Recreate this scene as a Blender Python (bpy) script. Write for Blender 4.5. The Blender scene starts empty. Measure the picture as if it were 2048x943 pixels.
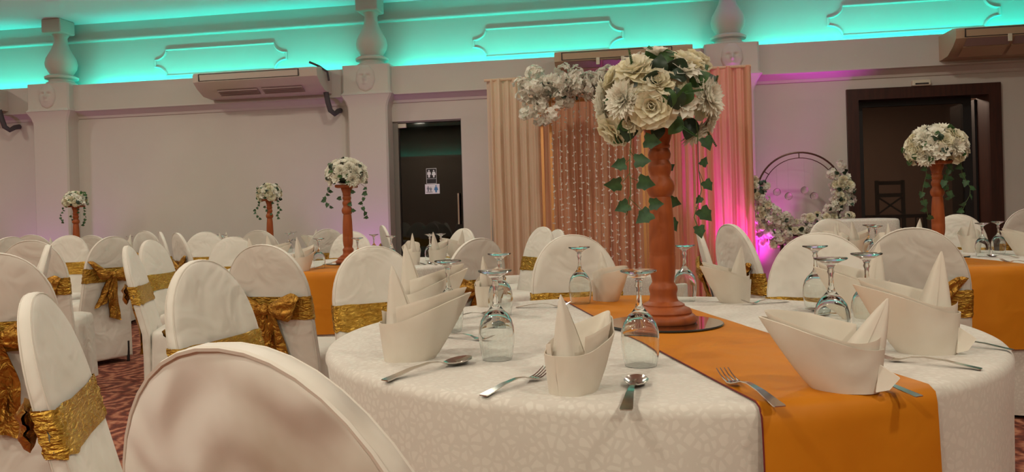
import bpy, math, random
from mathutils import Matrix, Vector, noise, Quaternion
random.seed(7)
S = bpy.context.scene
COL = S.collection
PI = math.pi
sin, cos = math.sin, math.cos

# ------------------------------------------------------------------ camera
F, CH, H0, ROLL = 1537.0, 1.072, 430.0, math.radians(1.6)      # focal length in px (2048 wide), eye height, horizon row, roll
cd = bpy.data.cameras.new('camera')
cam = bpy.data.objects.new('camera', cd); COL.objects.link(cam)
cd.sensor_width = 36.0; cd.lens = 36.0 * F / 2048; cd.shift_y = -(471.5 - H0) / 2048
cd.clip_start = 0.05; cd.clip_end = 100
cam.matrix_world = Matrix.Translation((0, 0, CH)) @ Matrix.Rotation(PI/2, 4, 'X') @ Matrix.Rotation(-ROLL, 4, 'Z')
S.camera = cam
# ------------------------------------------------------------------ world, exposure
w = bpy.data.worlds.new('world'); S.world = w; w.use_nodes = True
w.node_tree.nodes['Background'].inputs[0].default_value = (0.9, 0.72, 0.62, 1)
w.node_tree.nodes['Background'].inputs[1].default_value = 0.02
S.view_settings.view_transform = 'Standard'; S.view_settings.look = 'None'
S.cycles.max_bounces = 8; S.cycles.diffuse_bounces = 3; S.cycles.glossy_bounces = 3; S.cycles.transmission_bounces = 8; S.cycles.transparent_max_bounces = 8
S.cycles.caustics_reflective = False
S.view_settings.gamma = 1.0; S.view_settings.exposure = 0.0; S.view_settings.use_curve_mapping = False
# ------------------------------------------------------------------ wall frame (x along the wall, y into it, z up)
WT, WA = math.atan(0.152), 9.31
WM = Matrix.Translation((0, WA, 0)) @ Matrix.Rotation(-WT, 4, 'Z')
CEIL = 3.82
U0, U1, VB = -10.6, 7.4, -13.2
# ------------------------------------------------------------------ lights
def area(name, loc, size, power, col, rot=(0, 0, 0), sy=None, spread=None, M=None):
    l = bpy.data.lights.new(name, 'AREA'); l.energy = power; l.color = col
    if sy is None: l.shape = 'DISK'; l.size = size
    else: l.shape = 'RECTANGLE'; l.size = size; l.size_y = sy
    if spread: l.spread = math.radians(spread)
    o = bpy.data.objects.new(name, l); COL.objects.link(o)
    m = Matrix.Translation(loc) @ Matrix.Rotation(rot[2], 4, 'Z') @ Matrix.Rotation(rot[0], 4, 'X') @ Matrix.Rotation(rot[1], 4, 'Y')
    o.matrix_world = (M @ m) if M else m
    return o
WARM = (1.0, 0.945, 0.775)
LAMPS = [(u, v) for v in (-2.6, -5.9, -9.0, -11.8) for u in (-8.2, -4.4, -0.5, 3.4)]
for (u, v) in LAMPS:
    area('ceiling_lamp_light', (u, v, CEIL - 0.03), 0.28, {-2.6: 32, -5.9: 28, -9.0: 35, -11.8: 70}[v], WARM, M=WM)
GREEN = (0.0, 1.0, 0.82)
A_COVE = math.radians(92)
COLS = [-10.34, -6.03, -1.72, 2.6, 6.92]
for a, b in zip(COLS[:-1], COLS[1:]):
    area('cove_strip_light', ((a+b)/2, 0.08, 2.93), b-a-0.62, 13.5, GREEN, rot=(A_COVE, 0, 0), sy=0.03, M=WM)
    area('cove_strip_light', ((a+b)/2, 0.10, 2.93), b-a-0.62, 3.8, GREEN, rot=(math.radians(172), 0, 0), sy=0.03, spread=66, M=WM)
# cove on the opposite wall
area('cove_strip_light', ((U0+U1)/2, VB-0.06, 2.93), U1-U0-1, 36, GREEN, rot=(-A_COVE, 0, 0), sy=0.03, M=WM)
def spot(name, loc, to, power, col, ang, M=WM, r=0.05, blend=0.6):
    l = bpy.data.lights.new(name, 'SPOT'); l.energy = power; l.color = col
    l.spot_size = math.radians(ang); l.spot_blend = blend; l.shadow_soft_size = r
    o = bpy.data.objects.new(name, l); COL.objects.link(o)
    p, t = M @ Vector(loc), M @ Vector(to)
    o.matrix_world = Matrix.Translation(p) @ (t - p).to_track_quat('-Z', 'Y').to_matrix().to_4x4()
MAG = (1.0, 0.05, 0.85)
spot('uplight', (2.84, -0.20, 0.14), (2.78, -0.16, 2.6), 125, MAG, 66)
spot('uplight', (2.62, -0.24, 0.14), (2.62, -0.50, 2.2), 175, (0.85, 0.03, 1.0), 72)
spot('uplight', (-6.15, -0.55, 0.12), (-6.1, -0.2, 2.6), 16, (0.75, 0.15, 1.0), 110)
spot('uplight', (-1.62, -0.55, 0.12), (-1.7, -0.2, 2.6), 20, (0.75, 0.15, 1.0), 110)
area('foyer_fill', (4.6, 1.7, 2.7), 0.6, 48, (1.0, 0.72, 0.54), M=WM)  # added fill without a fixture, brightens the room behind the doorway

# ================================================================== helpers
def ray(x, y):
    a, b = x-1024, y-H0
    return Vector(((a*cos(ROLL) - b*sin(ROLL))/F, 1.0, -(b*cos(ROLL) + a*sin(ROLL))/F))
def atz(x, y, z):
    r = ray(x, y); t = (z-CH)/r.z
    return Vector((r.x*t, t, z))
def atd(x, y, d):
    r = ray(x, y)
    return Vector((r.x*d, d, CH + r.z*d))

class G:
    def __init__(s): s.v = []; s.f = []
    def add(s, vs, fs):
        o = len(s.v); s.v += [tuple(p) for p in vs]; s.f += [tuple(i+o for i in f) for f in fs]
        return s
    def box(s, x0, x1, y0, y1, z0, z1):
        vs = [(x, y, z) for z in (z0, z1) for y in (y0, y1) for x in (x0, x1)]
        return s.add(vs, [(0, 2, 3, 1), (4, 5, 7, 6), (0, 1, 5, 4), (2, 6, 7, 3), (0, 4, 6, 2), (1, 3, 7, 5)])
    def rbox(s, x0, x1, y0, y1, z0, z1, r=0.01):
        # box with chamfered vertical and horizontal edges (lofted)
        def ring(i, z):
            a0, a1, b0, b1 = x0+i, x1-i, y0+i, y1-i; c = r
            return [(a0+c, b0, z), (a1-c, b0, z), (a1, b0+c, z), (a1, b1-c, z), (a1-c, b1, z), (a0+c, b1, z), (a0, b1-c, z), (a0, b0+c, z)]
        return s.loft([ring(r, z0), ring(0, z0+r), ring(0, z1-r), ring(r, z1)], caps=True)
    def loft(s, rings, caps=False, close=True):
        n = len(rings[0]); vs = [p for r in rings for p in r]; fs = []
        for i in range(len(rings)-1):
            for j in range(n if close else n-1):
                k = (j+1) % n
                fs.append((i*n+j, i*n+k, (i+1)*n+k, (i+1)*n+j))
        if caps:
            fs.append(tuple(reversed(range(n)))); fs.append(tuple((len(rings)-1)*n + j for j in range(n)))
        return s.add(vs, fs)
    def lathe(s, prof, n=24, c=(0, 0, 0), caps=False):
        return s.loft([[(c[0]+r*cos(2*PI*j/n), c[1]+r*sin(2*PI*j/n), c[2]+z) for j in range(n)] for r, z in prof], caps=caps)
    def grid(s, fn, nu, nv):
        vs = [fn(i/nu, j/nv) for i in range(nu+1) for j in range(nv+1)]
        fs = [(i*(nv+1)+j, (i+1)*(nv+1)+j, (i+1)*(nv+1)+j+1, i*(nv+1)+j+1) for i in range(nu) for j in range(nv)]
        return s.add(vs, fs)
    def tube(s, path, r, n=8, closed=False):
        P = [Vector(p) for p in path]; m = len(P); rings = []
        up = Vector((0, 0, 1))
        d0 = (P[1]-P[0]).normalized()
        if abs(d0.dot(up)) > 0.9: up = Vector((1, 0, 0))
        for i in range(m):
            if closed: d = (P[(i+1) % m] - P[i-1]).normalized()
            else: d = (P[min(i+1, m-1)] - P[max(i-1, 0)]).normalized()
            a = d.cross(up)
            if a.length < 1e-4: a = d.cross(Vector((0.3, 1, 0)))
            a.normalize(); b = d.cross(a)
            up = a.cross(d)
            rr = r(i/(m-1)) if callable(r) else r
            rings.append([P[i] + a*rr*cos(2*PI*j/n) + b*rr*sin(2*PI*j/n) for j in range(n)])
        if closed: rings.append(rings[0])
        return s.loft(rings, caps=not closed)
    def xf(s, M):
        s.v = [tuple(M @ Vector(p)) for p in s.v]; return s
    def mesh(s, name, mat, smooth=True, ang=40):
        me = bpy.data.meshes.new(name); me.from_pydata(s.v, [], s.f); me.update()
        me.materials.append(M_[mat] if isinstance(mat, str) else mat)
        if smooth:
            me.polygons.foreach_set('use_smooth', [True]*len(me.polygons))
            me.set_sharp_from_angle(angle=math.radians(ang))
        return me
def ob(name, me, parent=None, loc=None, M=None):
    o = bpy.data.objects.new(name, me); COL.objects.link(o)
    if parent: o.parent = parent
    if M is not None: o.matrix_local = M
    elif loc is not None: o.location = loc
    return o
def tag(o, label=None, cat=None, group=None, kind=None):
    if label: o['label'] = label
    if cat: o['category'] = cat
    if group: o['group'] = group
    if kind: o['kind'] = kind
    return o
def thing(name, label, cat, loc=(0, 0, 0), rz=0.0, group=None, M=None):
    o = bpy.data.objects.new(name, None); COL.objects.link(o); o.empty_display_size = 0.1
    if M is not None: o.matrix_world = M
    else: o.location = loc; o.rotation_euler = (0, 0, rz)
    return tag(o, label, cat, group)
def nz(x, y, z=0.0): return noise.noise(Vector((x, y, z)))

# ================================================================== materials
M_ = {}
def mat(name, col, rough=0.6, metal=0.0, col2=None, cscale=5.0, cstretch=(1, 1, 1), cr=(0.35, 0.65), bump=None, bstretch=(1, 1, 1),
        sheen=0.0, trans=0.0, ior=1.5, subs=None, emit=None, estr=0.0, rand=False, spec=0.5, coat=0.0, transl=0.0):
    m = bpy.data.materials.new(name); m.use_nodes = True; M_[name] = m
    nt = m.node_tree; N, L = nt.nodes, nt.links
    b = N['Principled BSDF']
    b.inputs['Base Color'].default_value = (*col, 1); b.inputs['Roughness'].default_value = rough; b.inputs['Metallic'].default_value = metal
    b.inputs['IOR'].default_value = ior; b.inputs['Transmission Weight'].default_value = trans
    b.inputs['Specular IOR Level'].default_value = spec; b.inputs['Coat Weight'].default_value = coat
    b.inputs['Sheen Weight'].default_value = sheen
    if emit: b.inputs['Emission Color'].default_value = (*emit, 1); b.inputs['Emission Strength'].default_value = estr
    def coords(stretch):
        tc = N.new('ShaderNodeTexCoord'); mp = N.new('ShaderNodeMapping'); mp.inputs['Scale'].default_value = stretch
        if rand:
            oi = N.new('ShaderNodeObjectInfo'); mu = N.new('ShaderNodeVectorMath'); mu.operation = 'MULTIPLY_ADD'
            cb = N.new('ShaderNodeCombineXYZ')
            for k in range(3): L.new(oi.outputs['Random'], cb.inputs[k])
            L.new(cb.outputs[0], mu.inputs[0]); mu.inputs[1].default_value = (13.1, 7.7, 5.3); L.new(tc.outputs['Object'], mu.inputs[2])
            L.new(mu.outputs[0], mp.inputs['Vector'])
        else: L.new(tc.outputs['Object'], mp.inputs['Vector'])
        return mp.outputs[0]
    if col2:
        n = N.new('ShaderNodeTexNoise'); n.inputs['Scale'].default_value = cscale; n.inputs['Detail'].default_value = 4
        L.new(coords(cstretch), n.inputs['Vector'])
        r = N.new('ShaderNodeValToRGB'); r.color_ramp.elements[0].position = cr[0]; r.color_ramp.elements[1].position = cr[1]
        r.color_ramp.elements[0].color = (*col, 1); r.color_ramp.elements[1].color = (*col2, 1)
        L.new(n.outputs['Fac'], r.inputs['Fac']); L.new(r.outputs['Color'], b.inputs['Base Color'])
    if bump:
        sc, st, di = bump[:3]
        n = N.new('ShaderNodeTexNoise'); n.inputs['Scale'].default_value = sc; n.inputs['Detail'].default_value = bump[3] if len(bump) > 3 else 3
        if len(bump) > 4: n.inputs['Distortion'].default_value = bump[4]
        L.new(coords(bstretch), n.inputs['Vector'])
        bp = N.new('ShaderNodeBump'); bp.inputs['Strength'].default_value = st; bp.inputs['Distance'].default_value = di
        L.new(n.outputs['Fac'], bp.inputs['Height']); L.new(bp.outputs[0], b.inputs['Normal'])
    if transl > 0:
        out = N['Material Output']; t = N.new('ShaderNodeBsdfTranslucent'); mx = N.new('ShaderNodeMixShader'); mx.inputs[0].default_value = transl
        cs = b.inputs['Base Color']
        if cs.is_linked: L.new(cs.links[0].from_socket, t.inputs[0])
        else: t.inputs[0].default_value = (*col, 1)
        L.new(b.outputs[0], mx.inputs[1]); L.new(t.outputs[0], mx.inputs[2]); L.new(mx.outputs[0], out.inputs[0])
    return m
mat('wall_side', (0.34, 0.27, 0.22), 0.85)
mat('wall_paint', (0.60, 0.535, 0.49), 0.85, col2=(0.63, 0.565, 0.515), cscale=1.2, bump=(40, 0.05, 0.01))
mat('ceiling_paint', (0.90, 0.80, 0.82), 0.9)
mat('plaster', (0.63, 0.56, 0.515), 0.75)
mat('cover', (0.82, 0.775, 0.70), 0.75, col2=(0.77, 0.715, 0.63), cscale=3.5, bump=(6.5, 0.5, 0.032, 2, 0.9), rand=True, sheen=0.15)
mat('cover_stained', (0.80, 0.755, 0.69), 0.8, col2=(0.44, 0.34, 0.24), cscale=6.0, cr=(0.40, 0.78), bump=(7.0, 0.9, 0.05, 1, 0.6), rand=True, sheen=0.15)
mat('seam', (0.74, 0.68, 0.60), 0.8)
mat('gold', (0.50, 0.27, 0.035), 0.36, 0.85, col2=(0.62, 0.38, 0.07), cscale=30, bump=(26, 1.0, 0.02, 4, 1.0), bstretch=(1, 1, 3.0), rand=True)
mat('gold_bow_shaded', (0.42, 0.19, 0.03), 0.33, 0.8, col2=(0.55, 0.30, 0.05), cscale=25, bump=(22, 1.0, 0.02, 4, 1.5), rand=True)  # sash gold made browner: shade at the chair backs put into the colour
mat('napkin', (0.88, 0.81, 0.71), 0.8, col2=(0.86, 0.78, 0.67), cscale=20, bump=(22, 0.25, 0.006), rand=True, transl=0.2)
mat('runner', (0.60, 0.205, 0.008), 0.55, col2=(0.56, 0.18, 0.006), cscale=6, bump=(6, 0.4, 0.02, 2, 0.6), spec=0.22)
mat('hem', (0.16, 0.008, 0.012), 0.6)
mat('wood', (0.38, 0.090, 0.020), 0.5, spec=0.3, col2=(0.26, 0.060, 0.018), cscale=14, cstretch=(3, 3, 0.6), cr=(0.3, 0.75), bump=(30, 0.12, 0.003), bstretch=(3, 3, 0.5))
mat('wood_dark', (0.055, 0.016, 0.010), 0.4, col2=(0.035, 0.011, 0.008), cscale=10, cstretch=(4, 4, 0.4))
mat('mirror', (0.62, 0.60, 0.60), 0.03, 1.0)
mat('mirror_edge', (0.02, 0.03, 0.03), 0.2)
mat('glass', (0.97, 1.0, 0.99), 0.0, trans=1.0, ior=1.47)
mat('steel', (0.62, 0.58, 0.54), 0.16, 1.0)
mat('petal', (0.93, 0.89, 0.74), 0.6, col2=(0.92, 0.85, 0.62), cscale=18, transl=0.3)
mat('petal_mum', (0.94, 0.91, 0.80), 0.6, transl=0.3)
mat('blossom', (0.98, 0.94, 0.86), 0.6, transl=0.5)
mat('flower_heart', (0.55, 0.42, 0.12), 0.7)
mat('leaf', (0.055, 0.15, 0.035), 0.5, col2=(0.035, 0.095, 0.024), cscale=40, transl=0.12)
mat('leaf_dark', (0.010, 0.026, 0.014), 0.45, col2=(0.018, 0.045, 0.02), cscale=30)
mat('ivy', (0.05, 0.13, 0.045), 0.5, col2=(0.03, 0.075, 0.03), cscale=45, transl=0.1)
mat('stem', (0.07, 0.12, 0.03), 0.6)
mat('drape', (0.84, 0.44, 0.26), 0.75, col2=(0.90, 0.52, 0.34), cscale=9, cstretch=(6, 1, 0.15), transl=0.38)
mat('drape_pale', (0.90, 0.66, 0.48), 0.75, col2=(0.95, 0.73, 0.56), cscale=9, cstretch=(6, 1, 0.15), transl=0.42)
mat('gold_frame', (0.75, 0.36, 0.14), 0.35, 0.7)
mat('bronze', (0.10, 0.045, 0.03), 0.4, 0.6)
mat('ac_body', (0.60, 0.50, 0.43), 0.45)
mat('ac_tan', (0.52, 0.36, 0.24), 0.5)
mat('ac_dark', (0.03, 0.025, 0.025), 0.6)
mat('ac_vent', (0.34, 0.23, 0.22), 0.6)
mat('pipe', (0.07, 0.06, 0.065), 0.6)
mat('alu', (0.30, 0.27, 0.25), 0.45, 0.6)
mat('cream', (0.75, 0.68, 0.55), 0.5)
mat('chrome', (0.8, 0.76, 0.7), 0.12, 1.0)
mat('black', (0.012, 0.011, 0.012), 0.5)
mat('sign_white', (0.8, 0.8, 0.8), 0.5)
mat('sign_blue', (0.06, 0.22, 0.45), 0.5)
mat('sign_grey', (0.22, 0.24, 0.27), 0.5)
mat('leg_black', (0.02, 0.02, 0.02), 0.4)
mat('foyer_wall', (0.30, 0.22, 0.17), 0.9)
mat('lamp_emit', (1, 1, 1), 0.5, emit=WARM, estr=6.0)
mat('led_emit', (0.2, 1, 0.7), 0.5, emit=GREEN, estr=6.0)
mat('bead', (0.92, 0.9, 0.88), 0.0, trans=1.0, ior=1.45)
mat('string', (0.55, 0.48, 0.46), 0.7)
mat('table_wood', (0.25, 0.15, 0.08), 0.6)

def m_door_glass():
    m = bpy.data.materials.new('door_glass'); m.use_nodes = True; M_['door_glass'] = m
    N, L = m.node_tree.nodes, m.node_tree.links
    N.remove(N['Principled BSDF']); out = N['Material Output']
    t = N.new('ShaderNodeBsdfTransparent'); t.inputs[0].default_value = (0.42, 0.40, 0.38, 1)
    g = N.new('ShaderNodeBsdfGlossy'); g.inputs['Roughness'].default_value = 0.02; g.inputs['Color'].default_value = (0.9, 0.9, 0.9, 1)
    f = N.new('ShaderNodeFresnel'); f.inputs[0].default_value = 1.6
    mx = N.new('ShaderNodeMixShader'); L.new(f.outputs[0], mx.inputs[0]); L.new(t.outputs[0], mx.inputs[1]); L.new(g.outputs[0], mx.inputs[2]); L.new(mx.outputs[0], out.inputs[0])
m_door_glass()
def m_cloth():
    m = mat('tablecloth', (0.8, 0.75, 0.68), 0.7, sheen=0.2); N, L = m.node_tree.nodes, m.node_tree.links; b = N['Principled BSDF']
    tc = N.new('ShaderNodeTexCoord'); v = N.new('ShaderNodeTexVoronoi'); v.feature = 'DISTANCE_TO_EDGE'; v.inputs['Scale'].default_value = 58
    ns = N.new('ShaderNodeTexNoise'); ns.inputs['Scale'].default_value = 30; mxv = N.new('ShaderNodeMix'); mxv.data_type = 'VECTOR'; mxv.inputs[0].default_value = 0.012
    L.new(tc.outputs['Object'], ns.inputs['Vector']); L.new(tc.outputs['Object'], mxv.inputs[4]); L.new(ns.outputs['Color'], mxv.inputs[5]); L.new(mxv.outputs[1], v.inputs['Vector'])
    r = N.new('ShaderNodeValToRGB'); r.color_ramp.elements[0].position = 0.12; r.color_ramp.elements[1].position = 0.2
    r.color_ramp.elements[0].color = (0.66, 0.605, 0.54, 1); r.color_ramp.elements[1].color = (0.73, 0.68, 0.61, 1)
    L.new(v.outputs['Distance'], r.inputs['Fac']); L.new(r.outputs['Color'], b.inputs['Base Color'])
    bp = N.new('ShaderNodeBump'); bp.inputs['Strength'].default_value = 0.25; bp.inputs['Distance'].default_value = 0.003
    L.new(r.outputs['Color'], bp.inputs['Height']); L.new(bp.outputs[0], b.inputs['Normal'])
    rr = N.new('ShaderNodeValToRGB'); rr.color_ramp.elements[0].color = (0.85,)*3+(1,); rr.color_ramp.elements[1].color = (0.5,)*3+(1,)
    rr.color_ramp.elements[0].position = 0.12; rr.color_ramp.elements[1].position = 0.2
    L.new(v.outputs['Distance'], rr.inputs['Fac']); L.new(rr.outputs['Color'], b.inputs['Roughness'])
m_cloth()
def m_carpet():
    m = mat('carpet', (0.2, 0.05, 0.03), 0.95); N, L = m.node_tree.nodes, m.node_tree.links; b = N['Principled BSDF']
    tc = N.new('ShaderNodeTexCoord'); ns = N.new('ShaderNodeTexNoise'); ns.inputs['Scale'].default_value = 2.6; ns.inputs['Detail'].default_value = 1
    mv = N.new('ShaderNodeMix'); mv.data_type = 'VECTOR'; mv.inputs[0].default_value = 0.16
    L.new(tc.outputs['Object'], ns.inputs['Vector']); L.new(tc.outputs['Object'], mv.inputs[4]); L.new(ns.outputs['Color'], mv.inputs[5])
    v = N.new('ShaderNodeTexVoronoi'); v.inputs['Scale'].default_value = 3.8; v.voronoi_dimensions = '2D'; L.new(mv.outputs[1], v.inputs['Vector'])
    mu = N.new('ShaderNodeMath'); mu.operation = 'MULTIPLY'; mu.inputs[1].default_value = 24; L.new(v.outputs['Distance'], mu.inputs[0])
    sn = N.new('ShaderNodeMath'); sn.operation = 'SINE'; L.new(mu.outputs[0], sn.inputs[0])
    n2 = N.new('ShaderNodeTexNoise'); n2.inputs['Scale'].default_value = 34; n2.inputs['Detail'].default_value = 3; L.new(tc.outputs['Object'], n2.inputs['Vector'])
    ad = N.new('ShaderNodeMath'); ad.operation = 'MULTIPLY_ADD'; ad.inputs[1].default_value = 4.2; L.new(n2.outputs['Fac'], ad.inputs[0]); L.new(sn.outputs[0], ad.inputs[2])
    r = N.new('ShaderNodeValToRGB'); e = r.color_ramp.elements
    e[0].position = 0.25; e[0].color = (0.115, 0.024, 0.014, 1); e[1].position = 0.85; e[1].color = (0.50, 0.21, 0.12, 1)
    k = e.new(0.55); k.color = (0.27, 0.068, 0.036, 1)
    dv = N.new('ShaderNodeMath'); dv.operation = 'MULTIPLY_ADD'; dv.inputs[1].default_value = 0.27; dv.inputs[2].default_value = -0.06; L.new(ad.outputs[0], dv.inputs[0])
    L.new(dv.outputs[0], r.inputs['Fac']); L.new(r.outputs['Color'], b.inputs['Base Color'])
m_carpet()

# ================================================================== the room
def struct(name, g, m, label=None, parent=None, smooth=False, M=WM):
    o = ob(name, g.mesh(name, m, smooth), parent)
    if parent is None: o.matrix_world = M; o['kind'] = 'structure'
    if label: o['label'] = label
    return o
D1 = (-1.478, -0.598, 2.27)          # glass door
D2 = (3.87, 5.48, 2.385)             # wide brown framed doorway
struct('floor', G().box(U0, U1, VB, 4.2, -0.1, 0.0), 'carpet', 'red brown patterned carpet')
struct('ceiling', G().box(U0, U1, VB, 4.2, CEIL, CEIL+0.1), 'ceiling_paint', 'pale plaster ceiling')
g = G()
for a, b in ((U0, D1[0]), (D1[1], D2[0]), (D2[1], U1)): g.box(a, b, 0, 0.3, 0, 2.6)
g.box(D1[0], D1[1], 0, 0.3, D1[2], 2.6); g.box(D2[0], D2[1], 0, 0.3, D2[2], 2.6)
wb = struct('wall_back', g, 'wall_paint', 'white plaster wall behind the backdrop and doors')
struct('ledge', G().box(U0, U1, -0.13, 0.3, 2.58, 2.90).box(U0, U1, -0.13, -0.07, 2.90, 2.93), 'wall_paint', parent=wb)
struct('upper_wall', G().box(U0, U1, 0.28, 0.5, 2.90, CEIL), 'wall_paint', parent=wb)
# cornice strip and band moulding (profiles along the wall)
def extr(prof, a, b): return G().loft([[(a, y, z) for y, z in prof], [(b, y, z) for y, z in prof]], caps=True)
struct('trim_1', extr([(0.28, 3.575), (0.235, 3.58), (0.225, 3.59), (0.225, 3.605), (0.245, 3.612), (0.245, CEIL), (0.28, CEIL)], U0, U1), 'plaster', 'stepped cornice under the ceiling')
struct('trim_2', extr([(0.0, 2.50), (-0.015, 2.50), (-0.03, 2.53), (-0.06, 2.55), (-0.10, 2.575), (-0.145, 2.585), (-0.145, 2.60), (0.0, 2.60)], U0, U1), 'plaster', 'horizontal moulding above the doors')
def panel_path(c, hw, z0, z1, r=0.13, st=0.03):
    P = []
    cx = [(c+hw, z1), (c-hw, z1), (c-hw, z0), (c+hw, z0)]
    angs = [(PI, 1.5*PI), (1.5*PI, 2*PI), (0, PI/2), (PI/2, PI)]
    order = [0, 3, 2, 1]
    for k in order:
        (x, z) = cx[k]
        if k == 0: a = [(x-r*cos(t)*1.25, z-r*sin(t)) for t in [i*PI/16 for i in range(9)]]     # from top edge round to right edge
        if k == 3: a = [(x-r*cos(t)*1.25, z+r*sin(t)) for t in [PI/2-i*PI/16 for i in range(9)]]
        if k == 2: a = [(x+r*cos(t)*1.25, z+r*sin(t)) for t in [i*PI/16 for i in range(9)]]
        if k == 1: a = [(x+r*cos(t)*1.25, z-r*sin(t)) for t in [PI/2-i*PI/16 for i in range(9)]]
        P += a
    return [(x, 0.275, z) for x, z in P]
for i, c in enumerate((-8.2, -3.89, 0.46, 4.70)):
    o = struct('panel_molding', G().tube(panel_path(c, 0.93, 3.06, 3.41), 0.017, 6, closed=True), 'plaster', parent=wb, smooth=True)
struct('led_strip', G().box(COLS[0]+.3, U1-0.2, 0.11, 0.135, 2.905, 2.92), 'led_emit', parent=wb)
# other walls (out of the picture; they close the room and are seen in the door glass)
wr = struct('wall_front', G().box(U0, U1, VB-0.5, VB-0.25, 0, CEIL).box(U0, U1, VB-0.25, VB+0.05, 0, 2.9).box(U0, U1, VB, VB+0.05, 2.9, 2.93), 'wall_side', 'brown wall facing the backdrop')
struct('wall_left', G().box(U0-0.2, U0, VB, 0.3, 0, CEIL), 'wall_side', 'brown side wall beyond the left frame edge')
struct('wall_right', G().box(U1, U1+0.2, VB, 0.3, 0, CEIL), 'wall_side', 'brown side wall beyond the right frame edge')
struct('led_strip', G().box(U0+.3, U1-0.3, VB-0.14, VB-0.11, 2.905, 2.92), 'led_emit', parent=wr)
struct('baseboard_back', G().box(U0, D1[0]-0.06, -0.02, 0, 0, 0.1).box(D1[1], D2[0], -0.02, 0, 0, 0.1).box(D2[1], U1, -0.02, 0, 0, 0.1), 'plaster', 'low white skirting along the wall')
# ceiling lamps
ROWN = {-2.6: 'row nearest the backdrop wall', -5.9: 'row over the far tables', -9.0: 'row over the front table', -11.8: 'row nearest the facing wall'}; COLN = {-8.2: 'first from the corner side', -4.4: 'second from the corner side', -0.5: 'third from the corner side', 3.4: 'fourth from the corner side'}
for (u, v) in LAMPS:
    o = ob('downlight', G().lathe([(0.0, 0), (0.15, 0), (0.17, -0.004), (0.17, -0.012), (0.145, -0.012), (0.14, -0.004), (0.0, -0.004)], 24).mesh('downlight', 'plaster'))
    o.matrix_world = WM @ Matrix.Translation((u, v, CEIL)); tag(o, 'recessed ceiling lamp, '+ROWN[v]+', '+COLN[u], 'lamp', 'recessed ceiling lamps')
    e = ob('diffuser', G().lathe([(0.0, -0.006), (0.138, -0.006)], 20).mesh('diffuser', 'lamp_emit'), o)

# columns
def ring_rect(hx, y0, y1, z, c=0.02):
    return [(-hx+c, y0, z), (hx-c, y0, z), (hx, y0+c, z), (hx, y1, z), (-hx, y1, z), (-hx, y0+c, z)]
shaft = G().loft([ring_rect(0.25, -0.2, 0.02, 0.0), ring_rect(0.25, -0.2, 0.02, 2.40), ring_rect(0.255, -0.205, 0.02, 2.45), ring_rect(0.275, -0.215, 0.02, 2.51), ring_rect(0.31, -0.235, 0.02, 2.565), ring_rect(0.325, -0.245, 0.02, 2.59)], caps=True).mesh('shaft', 'plaster', True, 30)
capital = G().loft([ring_rect(0.33, -0.25, 0.1, 2.59), ring_rect(0.31, -0.235, 0.1, 2.61), ring_rect(0.30, -0.23, 0.1, 2.63), ring_rect(0.30, -0.23, 0.1, 2.95)], caps=True).mesh('capital', 'plaster', True, 30)
urn = G().lathe([(0.0, 2.95), (0.17, 2.95), (0.185, 2.97), (0.185, 2.99), (0.155, 3.01), (0.15, 3.03), (0.20, 3.045), (0.205, 3.07), (0.17, 3.09), (0.125, 3.10), (0.15, 3.13), (0.185, 3.19), (0.195, 3.25), (0.18, 3.32), (0.14, 3.39), (0.105, 3.46), (0.085, 3.53), (0.08, 3.60), (0.10, 3.63), (0.10, 3.65), (0.0, 3.66)], 32, c=(0, 0, 0)).mesh('urn', 'plaster', True, 50)
tblock = G().rbox(-0.14, 0.14, -0.14, 0.14, 3.64, CEIL, 0.012).mesh('top_block', 'plaster', False)
def face():
    g = G()
    def f(i, j):
        a = i*2*PI; r = j
        x = 0.125*r*cos(a); z = 0.165*r*sin(a)
        y = -0.042*math.sqrt(max(0, 1-r*r))
        y -= 0.03*math.exp(-((x/0.018)**2 + ((z+0.005)/0.04)**2))            # nose
        y += 0.02*math.exp(-(((abs(x)-0.042)/0.022)**2 + ((z-0.03)/0.014)**2))  # eye sockets
        y -= 0.012*math.exp(-((x/0.03)**2 + ((z+0.065)/0.010)**2))           # lips
        y -= 0.012*math.exp(-(((z-0.055)/0.012)**2)) * (1-r)                 # brow
        y += 0.010*sin(9*a)*max(0, r-0.7)*1.5                                # curls at the rim
        return (x, y-0.225, z+2.785)
    return g.grid(f, 44, 14).mesh('face_relief', 'plaster', True, 60)
facem = face()
for i, c in enumerate(COLS):
    o = bpy.data.objects.new('column', None); COL.objects.link(o); o.matrix_world = WM @ Matrix.Translation((c, 0, 0))
    tag(o, ['white column at the far corner of the side wall', 'white column at the far end beside the cut-off air conditioner', 'white column beside the glass door with toilet signs', 'white column rising behind the peach backdrop', 'white column past the brown doorway'][i], None, None, 'structure')
    for nm, me in (('shaft', shaft), ('capital', capital), ('top_block', tblock), ('face_relief', facem)): ob(nm, me, o)
    ob('urn', urn, o, loc=(0, 0.04, 0))

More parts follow.
